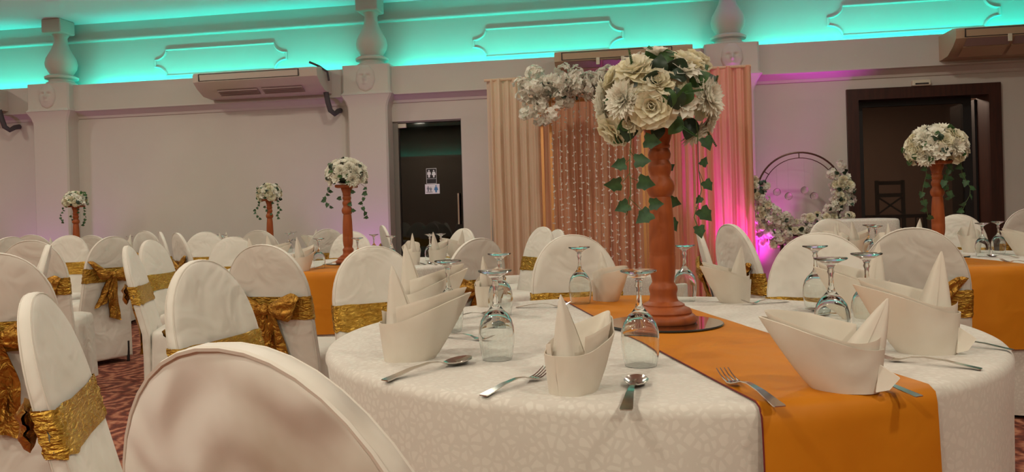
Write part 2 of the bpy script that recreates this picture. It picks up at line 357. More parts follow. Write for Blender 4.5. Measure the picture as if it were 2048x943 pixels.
# glass door with signs
d = struct('door_1', G().box(D1[0], D1[0]+0.07, 0.03, 0.12, 0, D1[2]).box(D1[1]-0.012, D1[1], 0.03, 0.12, 0, D1[2]).box(D1[0]+0.07, D1[1]-0.012, 0.03, 0.12, D1[2]-0.015, D1[2]), 'alu', 'dark glass door with toilet signs and chrome handle')
ob('pane', G().box(D1[0]+0.075, D1[1]-0.015, 0.07, 0.082, 0.01, D1[2]-0.02).mesh('pane', 'door_glass', False), d)
ob('hinge_patch', G().rbox(D1[0]+0.03, D1[0]+0.17, 0.045, 0.10, D1[2]-0.075, D1[2]-0.02, 0.004).mesh('hinge_patch', 'cream', False), d)
hx = D1[1]-0.065
h = ob('handle', G().tube([(hx, 0.02, 0.98), (hx, 0.02, 1.36)], 0.014, 10).mesh('handle', 'chrome'), d)
for z in (1.04, 1.30): ob('handle_mount', G().tube([(hx, 0.02, z), (hx, 0.07, z)], 0.009, 8).mesh('handle_mount', 'chrome'), h)
def figure(g, cx, y, z0, hgt, skirt):
    s_ = hgt/1.0
    n = 16
    def poly(pts): g.add([(cx+x*s_, y, z0+z*s_) for x, z in pts], [tuple(range(len(pts)))])
    poly([(0.10*cos(2*PI*k/n), 0.88+0.10*sin(2*PI*k/n)) for k in range(n)])
    if skirt: poly([(-0.16, 0.74), (-0.26, 0.42), (-0.24, 0.30), (-0.12, 0.28), (-0.10, 0.0), (0.10, 0.0), (0.12, 0.28), (0.24, 0.30), (0.26, 0.42), (0.16, 0.74)])
    else: poly([(-0.20, 0.74), (-0.26, 0.40), (-0.14, 0.36), (-0.12, 0.0), (0.12, 0.0), (0.14, 0.36), (0.26, 0.40), (0.20, 0.74)])
sx = -1.005
sg = ob('sign_plate', G().box(sx-0.065, sx+0.065, 0.062, 0.068, 1.49, 1.68).mesh('sign_plate', 'black', False), d); sg['label'] = 'black sign with two white toilet figures'
g = G(); figure(g, sx-0.03, 0.0605, 1.567, 0.095, False); figure(g, sx+0.03, 0.0605, 1.567, 0.095, True)
ob('pictogram', g.mesh('pictogram', 'sign_white', False), sg)
g = G().box(sx-0.065, sx+0.065, 0.060, 0.0615, 1.490, 1.494).box(sx-0.065, sx+0.065, 0.060, 0.0615, 1.675, 1.68).box(sx-0.065, sx-0.061, 0.060, 0.0615, 1.49, 1.68).box(sx+0.061, sx+0.065, 0.060, 0.0615, 1.49, 1.68).box(sx-0.065, sx+0.065, 0.060, 0.0615, 1.550, 1.554)
ob('sign_border', g.mesh('sign_border', 'sign_white', False), sg)
s2 = ob('sign_plate', G().box(sx-0.085, sx+0.10, 0.060, 0.068, 1.365, 1.485).mesh('sign_plate', 'sign_white', False), d); s2['label'] = 'white notice with a blue figure'
g = G(); figure(g, sx+0.055, 0.0585, 1.38, 0.092, True); ob('pictogram', g.mesh('pictogram', 'sign_blue', False), s2)
g = G(); figure(g, sx-0.045, 0.0585, 1.395, 0.07, False); figure(g, sx-0.012, 0.0585, 1.395, 0.055, False); g.box(sx-0.07, sx+0.01, 0.0583, 0.0588, 1.382, 1.39)
ob('pictogram', g.mesh('pictogram', 'sign_grey', False), s2)
# corridor behind the glass door
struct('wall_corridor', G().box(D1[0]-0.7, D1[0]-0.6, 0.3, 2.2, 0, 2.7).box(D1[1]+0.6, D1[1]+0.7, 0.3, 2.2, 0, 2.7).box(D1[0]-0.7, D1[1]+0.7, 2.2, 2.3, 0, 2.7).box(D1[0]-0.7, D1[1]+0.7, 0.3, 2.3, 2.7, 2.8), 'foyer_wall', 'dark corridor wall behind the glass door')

# wide doorway
d = struct('door_2', G().box(D2[0], D2[0]+0.125, -0.04, 0.28, 0, D2[2]).box(D2[1]-0.125, D2[1], -0.04, 0.28, 0, D2[2]).box(D2[0]+0.125, D2[1]-0.125, -0.04, 0.28, D2[2]-0.125, D2[2]), 'wood_dark', 'wide doorway in a dark brown wooden frame')
a0, a1 = D2[0]+0.125, D2[1]-0.125
for x0, x1 in ((a0, a0+0.09), (a1-0.2, a1-0.11)):
    ob('door_stile', G().box(x0, x1, 0.14, 0.2, 0, D2[2]-0.125).mesh('door_stile', 'black', False), d)
ob('door_rail', G().box(a0+0.09, a1-0.2, 0.14, 0.2, D2[2]-0.19, D2[2]-0.125).mesh('door_rail', 'black', False), d)
ob('pane', G().box(a0+0.09, a1-0.2, 0.165, 0.175, 0.02, D2[2]-0.19).mesh('pane', 'door_glass', False), d)
ob('open_leaf', G().box(a1-0.02, a1+0.03, 0.28, 0.95, 0.02, D2[2]-0.14).mesh('open_leaf', 'black', False), d)
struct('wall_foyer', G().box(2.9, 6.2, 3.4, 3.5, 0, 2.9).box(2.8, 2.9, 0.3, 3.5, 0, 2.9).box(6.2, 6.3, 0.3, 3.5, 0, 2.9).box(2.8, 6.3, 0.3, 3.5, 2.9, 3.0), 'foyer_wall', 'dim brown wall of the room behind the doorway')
o = ob('door_sensor', G().rbox(-0.095, 0.095, -0.07, 0.0, 0, 0.065, 0.008).mesh('door_sensor', 'cream', False)); o.matrix_world = WM @ Matrix.Translation((4.66, 0, 2.385))
tag(o, 'small cream sensor box above the brown doorway', 'sensor'); ob('lens', G().rbox(-0.07, 0.07, -0.073, -0.069, 0.012, 0.03, 0.001).mesh('lens', 'ac_dark', False), o)

# foyer chair and railing
def foyer_chair(M, label):
    t = thing('wooden_chair', label, 'chair', M=M, group='dark chairs beyond the doorway')
    for x in (-0.2, 0.2):
        ob('leg', G().box(x-0.018, x+0.018, -0.2, -0.164, 0, 0.45).mesh('leg', 'black', False), t)
        ob('back_post', G().box(x-0.018, x+0.018, 0.164, 0.2, 0, 0.92).mesh('back_post', 'black', False), t)
    ob('seat', G().rbox(-0.22, 0.22, -0.22, 0.22, 0.43, 0.47, 0.01).mesh('seat', 'black', False), t)
    for z in (0.86, 0.70): ob('back_rail', G().box(-0.19, 0.19, 0.17, 0.195, z, z+0.05).mesh('back_rail', 'black', False), t)
    ob('cross_slat', G().tube([(-0.18, 0.18, 0.49), (0.18, 0.18, 0.70)], 0.012, 6).mesh('cross_slat', 'black'), t)
    ob('cross_slat', G().tube([(0.18, 0.183, 0.49), (-0.18, 0.183, 0.70)], 0.012, 6).mesh('cross_slat', 'black'), t)
foyer_chair(WM @ Matrix.Translation((4.85, 1.3, 0.47)) @ Matrix.Rotation(0.4, 4, 'Z'), 'dark cross-backed chair raised on a plinth in the dim room beyond')
o = ob('plinth', G().rbox(-0.5, 0.5, -0.4, 0.4, 0, 0.47, 0.02).mesh('plinth', 'black', False)); o.matrix_world = WM @ Matrix.Translation((4.95, 1.3, 0)); tag(o, 'low black plinth under the dark chair beyond the doorway', 'plinth')
t = thing('railing', 'thin black railing in the dim room beyond the doorway', 'railing', M=WM @ Matrix.Translation((4.55, 0.75, 0)))
ob('top_rail', G().box(-0.45, 0.55, -0.02, 0.02, 0.92, 0.95).mesh('top_rail', 'black', False), t)
ob('lower_rail', G().box(-0.45, 0.55, -0.015, 0.015, 0.12, 0.15).mesh('lower_rail', 'black', False), t)
for k in range(9): ob('baluster', G().box(-0.44+k*0.12, -0.425+k*0.12, -0.008, 0.008, 0.0 if k in (0, 8) else 0.15, 0.92).mesh('baluster', 'black', False), t)

# ------------------------------------------------------------------ air conditioners
def ac(uc, hw, style, label, bracket=False):
    t = thing('air_conditioner', label, 'air conditioner', M=WM @ Matrix.Translation((uc, 0, 0)), group='air conditioners along the wall')
    bm = 'ac_body' if style == 0 else 'ac_tan'
    prof = [(-0.13, 2.905), (-0.50, 2.905), (-0.58, 2.89), (-0.60, 2.86), (-0.59, 2.78), (-0.50, 2.71), (-0.36, 2.64), (-0.20, 2.63), (-0.13, 2.63)]
    body = extr(prof, -hw+0.05, hw-0.05)
    ob('body', body.mesh('body', bm, True, 35), t)
    for s_ in (-1, 1):
        x = s_*hw; xi = s_*(hw-0.05)
        pr = [(y*0.98-0.005, z*0.98+0.055) for y, z in prof]
        ob('end_cap', G().loft([[(xi, y, z) for y, z in prof], [(x, y, z) for y, z in pr]], caps=True).mesh('end_cap', bm, True, 35), t)
    fr = G()
    for a, b in (((-0.603, 2.875), (-0.603, 2.868)), ((-0.598, 2.795), (-0.597, 2.788))):
        fr.add([(-hw+0.08, a[0], a[1]), (hw-0.22, a[0], a[1]), (hw-0.22, b[0], b[1]), (-hw+0.08, b[0], b[1])], [(0, 1, 2, 3)])
    fr.box(-hw+0.08, -hw+0.09, -0.604, -0.59, 2.79, 2.872).box(hw-0.23, hw-0.22, -0.604, -0.59, 2.79, 2.872)
    ob('outlet_frame', fr.mesh('outlet_frame', 'ac_dark', False), t)
    if style == 0:
        for k in range(2):
            a = -hw+0.25+k*(hw-0.22); b = a+hw-0.27
            gr = ob('intake_grille', G().add([(a, -0.48, 2.694), (b, -0.48, 2.694), (b, -0.37, 2.636), (a, -0.37, 2.636)], [(3, 2, 1, 0)]).mesh('intake_grille', 'ac_vent', False), t)
            for q in range(4):
                y = -0.47+q*0.027; z = 2.687-(y+0.48)*0.53
                ob('slat', G().box(a, b, y, y+0.006, z-0.008, z+0.006).mesh('slat', 'ac_vent', False), gr)
    else:
        for k in range(3):
            a = -hw+0.1+k*(2*hw-0.2)/3; b = a+(2*hw-0.2)/3-0.03
            ob('louver', G().add([(a, -0.592, 2.775), (b, -0.592, 2.775), (b, -0.51, 2.708), (a, -0.51, 2.708), (a, -0.585, 2.768), (b, -0.585, 2.768), (b, -0.503, 2.702), (a, -0.503, 2.702)], [(0, 1, 2, 3), (0, 3, 7, 4), (1, 5, 6, 2)]).mesh('louver', 'ac_vent', False), t)
            ob('lower_panel', G().add([(a, -0.502, 2.700), (b, -0.502, 2.700), (b, -0.362, 2.625), (a, -0.362, 2.625), (a, -0.49, 2.71), (b, -0.49, 2.71)], [(3, 2, 1, 0), (0, 1, 5, 4)]).mesh('lower_panel', bm, False), t)
        for k in (-1, 0, 1): ob('bracket_clip', G().rbox(k*hw*0.36-0.02, k*hw*0.36+0.02, -0.605, -0.59, 2.72, 2.80, 0.004).mesh('bracket_clip', 'cream', False), t)
    if bracket:
        ob('bracket', G().tube([(hw-0.12, -0.52, 2.96), (hw-0.02, -0.45, 2.915), (hw+0.04, -0.36, 2.86), (hw+0.045, -0.33, 2.76)], 0.013, 6).mesh('bracket', 'pipe'), t)
        ob('drain_pipe', G().tube([(hw-0.03, -0.25, 2.64), (hw-0.02, -0.22, 2.52), (hw-0.0, -0.2, 2.42), (hw+0.04, -0.16, 2.38), (hw+0.06, -0.10, 2.42), (hw+0.06, -0.02, 2.44)], 0.032, 10).mesh('drain_pipe', 'pipe'), t)
ac(-7.55, 0.86, 0, 'air conditioner cut off at the left edge of the photo', True)
ac(-2.98, 0.79, 0, 'pale air conditioner under the cyan ledge with a dark drain pipe', True)
ac(1.38, 0.76, 1, 'air conditioner above the peach drapes behind the tall bouquet')
ac(5.62, 0.80, 1, 'tan air conditioner above the brown doorway')

# ================================================================== backdrop, arch, hoop
BY = -0.58
t = thing('draped_backdrop', 'tall peach fabric backdrop with vertical folds against the wall', 'backdrop', M=WM @ Matrix.Translation((0, BY, 0)))
edges = [-0.17, 0.42, 1.02, 1.62, 2.16, 2.73]
for k in range(5):
    a, b = edges[k], edges[k+1]+0.02
    ph = k*1.7
    def fn(i, j, a=a, b=b, ph=ph, k=k):
        x = a+(b-a)*i; z = 0.02+2.60*j
        y = 0.028*sin(x*62+ph+1.1*sin(x*9)+0.5*nz(x*3, z*0.8, k)) + 0.024*sin(x*27+ph*2+0.6*sin(x*4)) + 0.008*sin(x*131+k) + 0.02*nz(x*2, z*0.7, k+5)
        y *= 0.75+0.4*(1-j)
        x += 0.012*nz(x*6, z*1.5, k) * (1-j)
        return (x, y + 0.004*(k % 2), z)
    o = ob('fabric_panel', G().grid(fn, 120, 12).mesh('fabric_panel', 'drape_pale' if k in (0,) else 'drape', True, 180), t)
ob('top_rail', G().tube([(-0.19, 0.0, 2.615), (2.75, 0.0, 2.615)], 0.016, 8).mesh('top_rail', 'drape_pale'), t)
for x in (-0.14, 2.70): ob('post', G().tube([(x, 0.05, 0), (x, 0.05, 2.6)], 0.016, 8).mesh('post', 'alu'), t)

# --- flower prototypes (axis +Z, unit = metres at life size)
def petal(g, L, W, base, tilt, az, curl=0.3, cup=0.25, nl=4, nw=4, tip=0.5, r0=0.0, wav=0.0, tk=0):
    ca, sa = cos(az), sin(az); P = []
    for i in range(nl+1):
        s_ = i/nl
        wd = W*(sin(PI*min(1, s_*0.5/tip*1.0)*1.0)**0.7 if s_ <= tip else math.sqrt(max(0.0, 1-((s_-tip)/(1-tip+1e-6))**2.4))) if i else W*0.18
        th = tilt + curl*s_*s_
        if i == 0: rr, zz = r0, base
        else: rr += L/nl*cos(th); zz += L/nl*sin(th)
        for j in range(nw+1):
            q = 2*j/nw-1
            x = q*wd; zc = cup*wd*q*q + wav*sin(q*7+s_*5+tk)*s_
            rx = rr - zc*sin(th); z = zz + zc*cos(th)
            P.append((ca*rx - sa*x, sa*rx + ca*x, z))
    fs = [(i*(nw+1)+j, (i+1)*(nw+1)+j, (i+1)*(nw+1)+j+1, i*(nw+1)+j+1) for i in range(nl) for j in range(nw)]
    g.add(P, fs)
def rose_mesh(seed):
    R = random.Random(seed); g = G()
    layers = [(3, 0.018, 0.011, 1.45, 0.000, 0.1), (4, 0.024, 0.015, 1.25, 0.003, 0.1), (5, 0.032, 0.020, 1.0, 0.006, -0.1), (6, 0.042, 0.025, 0.75, 0.008, -0.35), (7, 0.052, 0.029, 0.45, 0.009, -0.6), (6, 0.058, 0.032, 0.15, 0.010, -0.7)]
    for li, (n, L, W, th, r0, cu) in enumerate(layers):
        for k in range(n):
            petal(g, L*R.uniform(0.9, 1.1), W, 0.012-li*0.003, th+R.uniform(-0.12, 0.12), 2*PI*k/n+li*0.7+R.uniform(-0.15, 0.15), cu, 0.45, 5, 4, 0.6, r0, 0.0015, R.uniform(0, 6))
    return g.mesh('rose', 'petal', True, 180)
def mum_mesh(seed):
    R = random.Random(seed); g = G()
    for n, L, W, th, r0 in ((9, 0.016, 0.004, 1.35, 0.001), (14, 0.026, 0.0052, 1.1, 0.003), (20, 0.038, 0.0062, 0.8, 0.004), (24, 0.048, 0.0068, 0.45, 0.005), (26, 0.054, 0.007, 0.12, 0.006), (22, 0.05, 0.007, -0.2, 0.006)):
        for k in range(n):
            petal(g, L*R.uniform(0.88, 1.1), W, 0.008, th+R.uniform(-0.12, 0.12), 2*PI*k/n+R.uniform(-0.1, 0.1), 0.25, 0.6, 4, 2, 0.65, r0)
    return g.mesh('chrysanthemum', 'petal_mum', True, 180)
def daisy_mesh(seed):
    R = random.Random(seed); g = G()
    for n, L, W, th in ((7, 0.034, 0.011, 0.95), (9, 0.048, 0.013, 0.5)):
        for k in range(n): petal(g, L*R.uniform(0.9, 1.1), W, 0.004, th+R.uniform(-0.15, 0.15), 2*PI*k/n+R.uniform(-0.15, 0.15), -0.2, 0.5, 4, 2, 0.6, 0.004)
    me = g.mesh('daisy', 'petal_mum', True, 180)
    me.materials.append(M_['flower_heart']); return me
def blossom_mesh(seed, n=14):
    R = random.Random(seed); g = G()
    for q in range(n):
        c = Vector((R.uniform(-1, 1), R.uniform(-1, 1), R.uniform(-0.3, 0.8))); c = c.normalized()*R.uniform(0.018, 0.036)
        h_ = G()
        for k in range(5): petal(h_, 0.020, 0.0115, 0, 0.4+R.uniform(-.2, .2), 2*PI*k/5, -0.2, 0.5, 2, 2, 0.6, 0.001)
        h_.xf(Matrix.Translation(c) @ c.to_track_quat('Z', 'Y').to_matrix().to_4x4())
        g.add(h_.v, h_.f)
    return g.mesh('blossom', 'blossom', True, 180)
def leaf_mesh(mn, L=0.06, W=0.021):
    g = G()
    def f(i, j):
        q = 2*j-1; wd = W*sin(PI*i**0.8)**0.8 if 0 < i < 1 else 0.0008
        return (i*L, q*wd, 0.25*abs(q)*wd + 0.010*sin(i*2.4) - 0.0035*sin(i*9)*q*q)
    return g.grid(f, 8, 4).mesh('leaf', mn, True, 180)
def ivy_mesh():
    # five-lobed leaf, base at origin, pointing +X
    O = [(0, 0), (-0.10, 0.22), (-0.02, 0.50), (0.28, 0.42), (0.42, 0.50), (0.60, 0.30), (1.0, 0.0)]
    ring = O + [(x, -y) for x, y in reversed(O[1:-1])]
    V = [(0.0485*x, 0.044*y, 0.006*abs(y)+0.003*sin(x*4)) for x, y in ring] + [(0.018, 0, -0.002)]
    n = len(ring)
    return G().add(V, [(k, (k+1) % n, n) for k in range(n)]).mesh('ivy_leaf', 'ivy', True, 180)
def sprig_mesh():
    g = G(); g.tube([(0, 0, 0), (0.03, 0.002, 0.006), (0.07, 0, 0.004)], 0.0012, 5)
    for k in range(9):
        x = 0.012+k*0.0065
        for s_ in (-1, 1): petal(g, 0.009, 0.003, 0.004, 0.4, s_*1.1, 0, 0.2, 2, 2, 0.5)
        n0 = len(g.v)
    h_ = G()
    for k in range(10):
        for s_ in (-1, 1, 2):
            q = G(); petal(q, 0.012-0.0004*k, 0.0022, 0, 0.4 if s_ != 2 else 1.0, s_*0.55 if s_ != 2 else 0.1, 0, 0.2, 2, 2, 0.5)
            q.xf(Matrix.Translation((0.008+k*0.0065, 0, 0.004))); h_.add(q.v, q.f)
    g2 = G(); g2.tube([(0, 0, 0), (0.03, 0.002, 0.006), (0.075, 0, 0.004)], 0.0012, 5); g2.add(h_.v, h_.f)
    return g2.mesh('sprig', 'leaf', True, 180)
ROSE = [rose_mesh(1), rose_mesh(2)]; MUM = [mum_mesh(3), mum_mesh(4)]; DAISY = [daisy_mesh(5)]
BLOS = [blossom_mesh(8), blossom_mesh(9), blossom_mesh(10)]; LEAF = leaf_mesh('leaf'); LEAFD = leaf_mesh('leaf_dark', 0.065, 0.024); IVY = ivy_mesh(); SPRIG = sprig_mesh()
LEAFS = leaf_mesh('leaf_dark', 0.05, 0.012)
def orient(p, nrm, spin, sc=1.0):
    q = Vector(nrm).normalized().to_track_quat('Z', 'Y')
    return Matrix.Translation(p) @ q.to_matrix().to_4x4() @ Matrix.Rotation(spin, 4, 'Z') @ Matrix.Scale(sc, 4)

# --- gold arch with blossom garland and petal strands
AM = WM @ Matrix.Translation((0.0, -1.15, 0))
t = thing('floral_arch', 'slim gold frame with white blossom garland and hanging petal strands', 'arch', M=AM)
for x, y in ((0.52, 0.0), (0.59, 0.22), (1.56, 0.0), (1.60, 0.22)):
    ob('post', G().box(x-0.014, x+0.014, y-0.014, y+0.014, 0, 2.27).mesh('post', 'gold_frame', False), t)
ob('top_bar', G().box(0.506, 1.584, -0.014, 0.014, 2.27, 2.3).mesh('top_bar', 'gold_frame', False), t)
ob('top_bar', G().box(0.576, 1.654, 0.206, 0.234, 2.27, 2.3).mesh('top_bar', 'gold_frame', False), t)
R = random.Random(21)
for k in range(130):
    s_ = R.random(); x = 0.30+1.38*s_; zc = 2.36+0.06*s_
    a = R.uniform(0, 2*PI); rr = math.sqrt(R.random())
    p = Vector((x, -0.05+0.13*rr*cos(a)-0.05, zc+0.17*rr*sin(a)*(1.05 if x < 0.9 else 0.8)))
    if R.random() < 0.16: p.z -= R.uniform(0.12, 0.28)
    if x < 0.42: p.z -= 0.08*R.random()
    n = (p - Vector((x, 0.05, zc))) + Vector((0, -0.06, 0))
    ob('blossom', BLOS[k % 3], t, M=orient(p, n, R.uniform(0, 6), R.uniform(1.6, 2.3)))
for k in range(22):
    x = R.uniform(0.35, 1.7); p = Vector((x, -0.13-R.random()*0.06, 2.36+R.uniform(-0.15, 0.15)))
    ob('leaf', LEAFS, t, M=orient(p, (R.uniform(-1, 1), -1, R.uniform(-.5, 1)), R.uniform(0, 6), R.uniform(0.9, 1.3)))
for k in range(13):
    x = 0.62+k*0.074; g = G().tube([(x, 0.1+0.03*sin(k*2.1), 2.28), (x, 0.1+0.03*sin(k*2.1), 0.35)], 0.0016, 4)
    for q in range(27):
        z = 2.16-q*0.07+R.uniform(-.02, .02)
        c = Vector((x+R.uniform(-.012, .012), 0.09+0.03*sin(k*2.1), z)); a = R.uniform(0, PI)
        h_ = G()
        for pz in (0, PI): petal(h_, 0.020, 0.010, 0, 0.25, pz, 0.2, 0.3, 2, 2, 0.55)
        h_.xf(Matrix.Translation(c) @ Matrix.Rotation(PI/2+R.uniform(-.4, .4), 4, 'X') @ Matrix.Rotation(a, 4, 'Z')); g.add(h_.v, h_.f)
    ob('petal_strand', g.mesh('petal_strand', 'blossom', True, 180), t)

# --- hoop stand
HM = WM @ Matrix.Translation((3.255, -0.42, 0))
t = thing('hoop_stand', 'bronze ring stand wreathed in cream flowers with hanging glass balls', 'flower hoop', M=HM)
HZ, HR = 1.215, 0.455
circ = lambda r, n=64: [(r*cos(2*PI*k/n), 0, HZ+r*sin(2*PI*k/n)) for k in range(n)]
ob('outer_ring', G().tube(circ(HR), 0.010, 8, True).mesh('outer_ring', 'bronze'), t)
ob('inner_ring', G().tube(circ(HR-0.06), 0.005, 6, True).mesh('inner_ring', 'bronze'), t)
for a in (90, 40, 145, 200, 270, 335):
    c_, s_ = cos(math.radians(a)), sin(math.radians(a))
    ob('ring_strut', G().tube([((HR-.06)*c_, 0, HZ+(HR-.06)*s_), (HR*c_, 0, HZ+HR*s_)], 0.005, 6).mesh('ring_strut', 'bronze'), t)
for x0, y0, x1, y1 in ((-0.20, 0, -0.27, -0.05), (-0.20, 0, -0.16, 0.10), (0.20, 0, 0.26, -0.05), (0.2, 0, 0.16, 0.1)):
    ob('leg', G().tube([(x0, y0, HZ-0.40), (x1, y1, 0.0)], 0.012, 8).mesh('leg', 'bronze'), t)
ob('foot_bar', G().tube([(-0.24, -0.02, 0.3), (0.24, -0.02, 0.3)], 0.008, 8).mesh('foot_bar', 'bronze'), t)
for x, zz in ((-0.24, 1.245), (-0.12, 1.195), (0.05, 1.255), (0.145, 1.19)):
    zt = HZ+math.sqrt((HR-.06)**2-x*x)
    b_ = ob('glass_ball', G().lathe([(0.0, -0.042)]+[(0.042*cos(a), 0.042*sin(a)) for a in [(-80+20*k)*PI/180 for k in range(9)]]+[(0.0, 0.042)], 16, c=(x, 0, zz)).mesh('glass_ball', 'bead'), t)
    ob('string', G().tube([(x, 0, zt), (x, 0, zz+0.04)], 0.0018, 5).mesh('string', 'string'), b_)
R = random.Random(33)
for k in range(285):
    a = math.radians(R.uniform(160, 398)); wd = 0.085+0.085*max(0, -sin(a))
    rr = HR+R.uniform(-1, 1)*wd-0.02
    p = Vector((rr*cos(a), R.uniform(-0.10, 0.0), HZ+rr*sin(a)))
    if k > 235:
        a = math.radians(R.uniform(195, 250)); rr = HR+R.uniform(0.02, 0.20); p = Vector((rr*cos(a)-0.03, R.uniform(-0.08, 0.05), HZ+rr*sin(a)))
    n = Vector((R.uniform(-.6, .6), -1, R.uniform(-.4, .7)))
    kind = R.random()
    me = BLOS[k % 3] if kind < 0.4 else (ROSE[k % 2] if kind < 0.78 else DAISY[0])
    ob('blossom' if kind < .4 else ('rose' if kind < .78 else 'daisy'), me, t, M=orient(p, n, R.uniform(0, 6), R.uniform(1.1, 1.5) if kind < .4 else R.uniform(0.62, 0.9)))
for k in range(60):
    a = math.radians(R.uniform(158, 400)); rr = HR+R.uniform(-1, 1)*(0.08+0.09*max(0, -sin(a)))
    p = Vector((rr*cos(a), R.uniform(-0.13, -0.04), HZ+rr*sin(a)))
    ob('leaf', LEAFD if k % 3 else LEAFS, t, M=orient(p, (R.uniform(-1, 1), -1, R.uniform(-.5, .5)), R.uniform(0, 6), R.uniform(0.7, 1.1)))

# ================================================================== tables
TZ = 0.745
def seat_limits(cx, cy, Rr, n):
    lim = [9.0]*n
    for lab, pz, bx, by, yaw in CHAIRS:
        if math.hypot(bx-cx, by-cy) > Rr+0.6: continue
        c_, s_ = cos(yaw), sin(yaw)
        for q in range(160):
            u = -0.235+0.47*(q % 40)/39; v = (0.0, 0.2, 0.35, 0.475)[q//40]
            x, y = bx+c_*u-s_*v-cx, by+s_*u+c_*v-cy
            r = math.hypot(x, y)
            if r < Rr+0.1:
                k = int(round(math.atan2(y, x)/(2*PI)*n)) % n
                for dk in range(-3, 4): lim[(k+dk) % n] = min(lim[(k+dk) % n], max(0.3, r-0.015))
    return lim
def cloth_mesh(Rr, seed, cx, cy, z0=0.02, n=180):
    lim = seat_limits(cx, cy, Rr, n)
    R = random.Random(seed); ph = [R.uniform(0, 6.28) for _ in range(4)]
    g = G(); rings = []
    def fold(a): return 0.5+0.25*sin(9*a+ph[0])+0.17*sin(15*a+ph[1])+0.08*sin(26*a+ph[2])
    prof = [(0.002, TZ+0.004), (0.3, TZ+0.004), (0.6, TZ+0.004), (0.9, TZ+0.004), (0.97, TZ+0.004)]
    for f, z in prof: rings.append([(f*Rr*cos(2*PI*k/n), f*Rr*sin(2*PI*k/n), z) for k in range(n)])
    rc = 0.022
    for q in range(1, 6):
        b = q*PI/10
        rings.append([((Rr-rc+rc*sin(b)+0.004)*cos(2*PI*k/n), (Rr-rc+rc*sin(b)+0.004)*sin(2*PI*k/n), TZ+0.004-rc+rc*cos(b)) for k in range(n)])
    for q in range(1, 11):
        s_ = q/10; z = (TZ-0.018)*(1-s_)+z0*s_
        A = 0.012+0.075*s_**0.8
        rg = []
        for k in range(n):
            a = 2*PI*k/n; r = Rr+0.004+0.02*s_-A*s_**0.5*fold(a)
            t_ = max(0.0, min(1.0, (TZ-0.02-z)/0.19)); r = min(r, Rr*(1-t_)+min(Rr+0.1, lim[k])*t_) if lim[k] < 8 else r
            rg.append((r*cos(a), r*sin(a), z))
        rings.append(rg)
    g.loft(rings, caps=False)
    return g.mesh('tablecloth', 'tablecloth', True, 60)
def runner_mesh(Rr, hw, w0, drop, far=0.2):
    RR = Rr+0.012
    zt = TZ+0.0075; rc = 0.024
    def f(i, j):
        w = w0-hw+2*hw*j
        e = math.sqrt(RR*RR-w*w); tot = e-rc+rc*PI/2
        s_ = -(tot+drop)+i*(2*tot+drop+far); sg = 1 if s_ >= 0 else -1; a = abs(s_)
        if a < e-rc: y, z = a, zt+0.0012*nz(s_*5, w*7, 2)
        elif a < e-rc+rc*PI/2: b = (a-(e-rc))/rc; y = e-rc+rc*sin(b); z = zt-rc+rc*cos(b)
        else: y = e+0.012*(1-math.exp(-(a-e)*6))+0.004*nz(w*12, a*3, 1); z = zt-rc-(a-(e-rc+rc*PI/2))
        return (w, sg*y, z)
    g = G().grid(f, 110, 14); me = g.mesh('table_runner', 'runner', True, 60)
    hems = []
    for j in (0.0,):
        hems.append(G().tube([f(i/140, j) for i in range(141)], 0.0014, 5).mesh('hem', 'hem'))
    return me, hems
leg_me = G().tube([(0, 0, 0), (0, 0, 0.72)], 0.018, 8).mesh('leg', 'leg_black')
def table(name_lab, cx, cy, Rr, seed, run=None, group='round banquet tables'):
    t = thing('banquet_table', 'round banquet table hidden under the cloth '+name_lab, 'table', (cx, cy, 0), 0, group)
    ob('tabletop', G().lathe([(0.0, TZ-0.03), (Rr-0.03, TZ-0.03), (Rr-0.022, TZ-0.015), (Rr-0.03, TZ), (0.0, TZ)], 64).mesh('tabletop', 'table_wood'), t)
    for a in (0.8, 2.4, 3.9, 5.5): ob('leg', leg_me, t, loc=(0.5*Rr*cos(a), 0.5*Rr*sin(a), 0))
    c = ob('tablecloth', cloth_mesh(Rr, seed, cx, cy), None, loc=(cx, cy, 0)); tag(c, 'white patterned cloth over the round table '+name_lab, 'tablecloth', 'white tablecloths')
    if run:
        ang, hw, w0, drop = run
        me, hems = runner_mesh(Rr, hw, w0, drop)
        r = ob('table_runner', me, None, loc=(cx, cy, 0)); r.rotation_euler.z = ang
        tag(r, 'mustard satin runner across the round table '+name_lab, 'runner', 'mustard table runners')
        for h_ in hems: ob('hem', h_, r)['label'] = 'dark red stitched hem'
    return t
T1 = Vector((0.355, 2.115)); T2 = Vector((-1.2, 5.62)); T3 = Vector((2.56, 4.62)); T4 = Vector((-2.68, 8.5)); T5 = Vector((-5.05, 8.9)); RT = 0.85
ZC = TZ+0.004      # cloth top
ZR = TZ+0.0075     # runner top

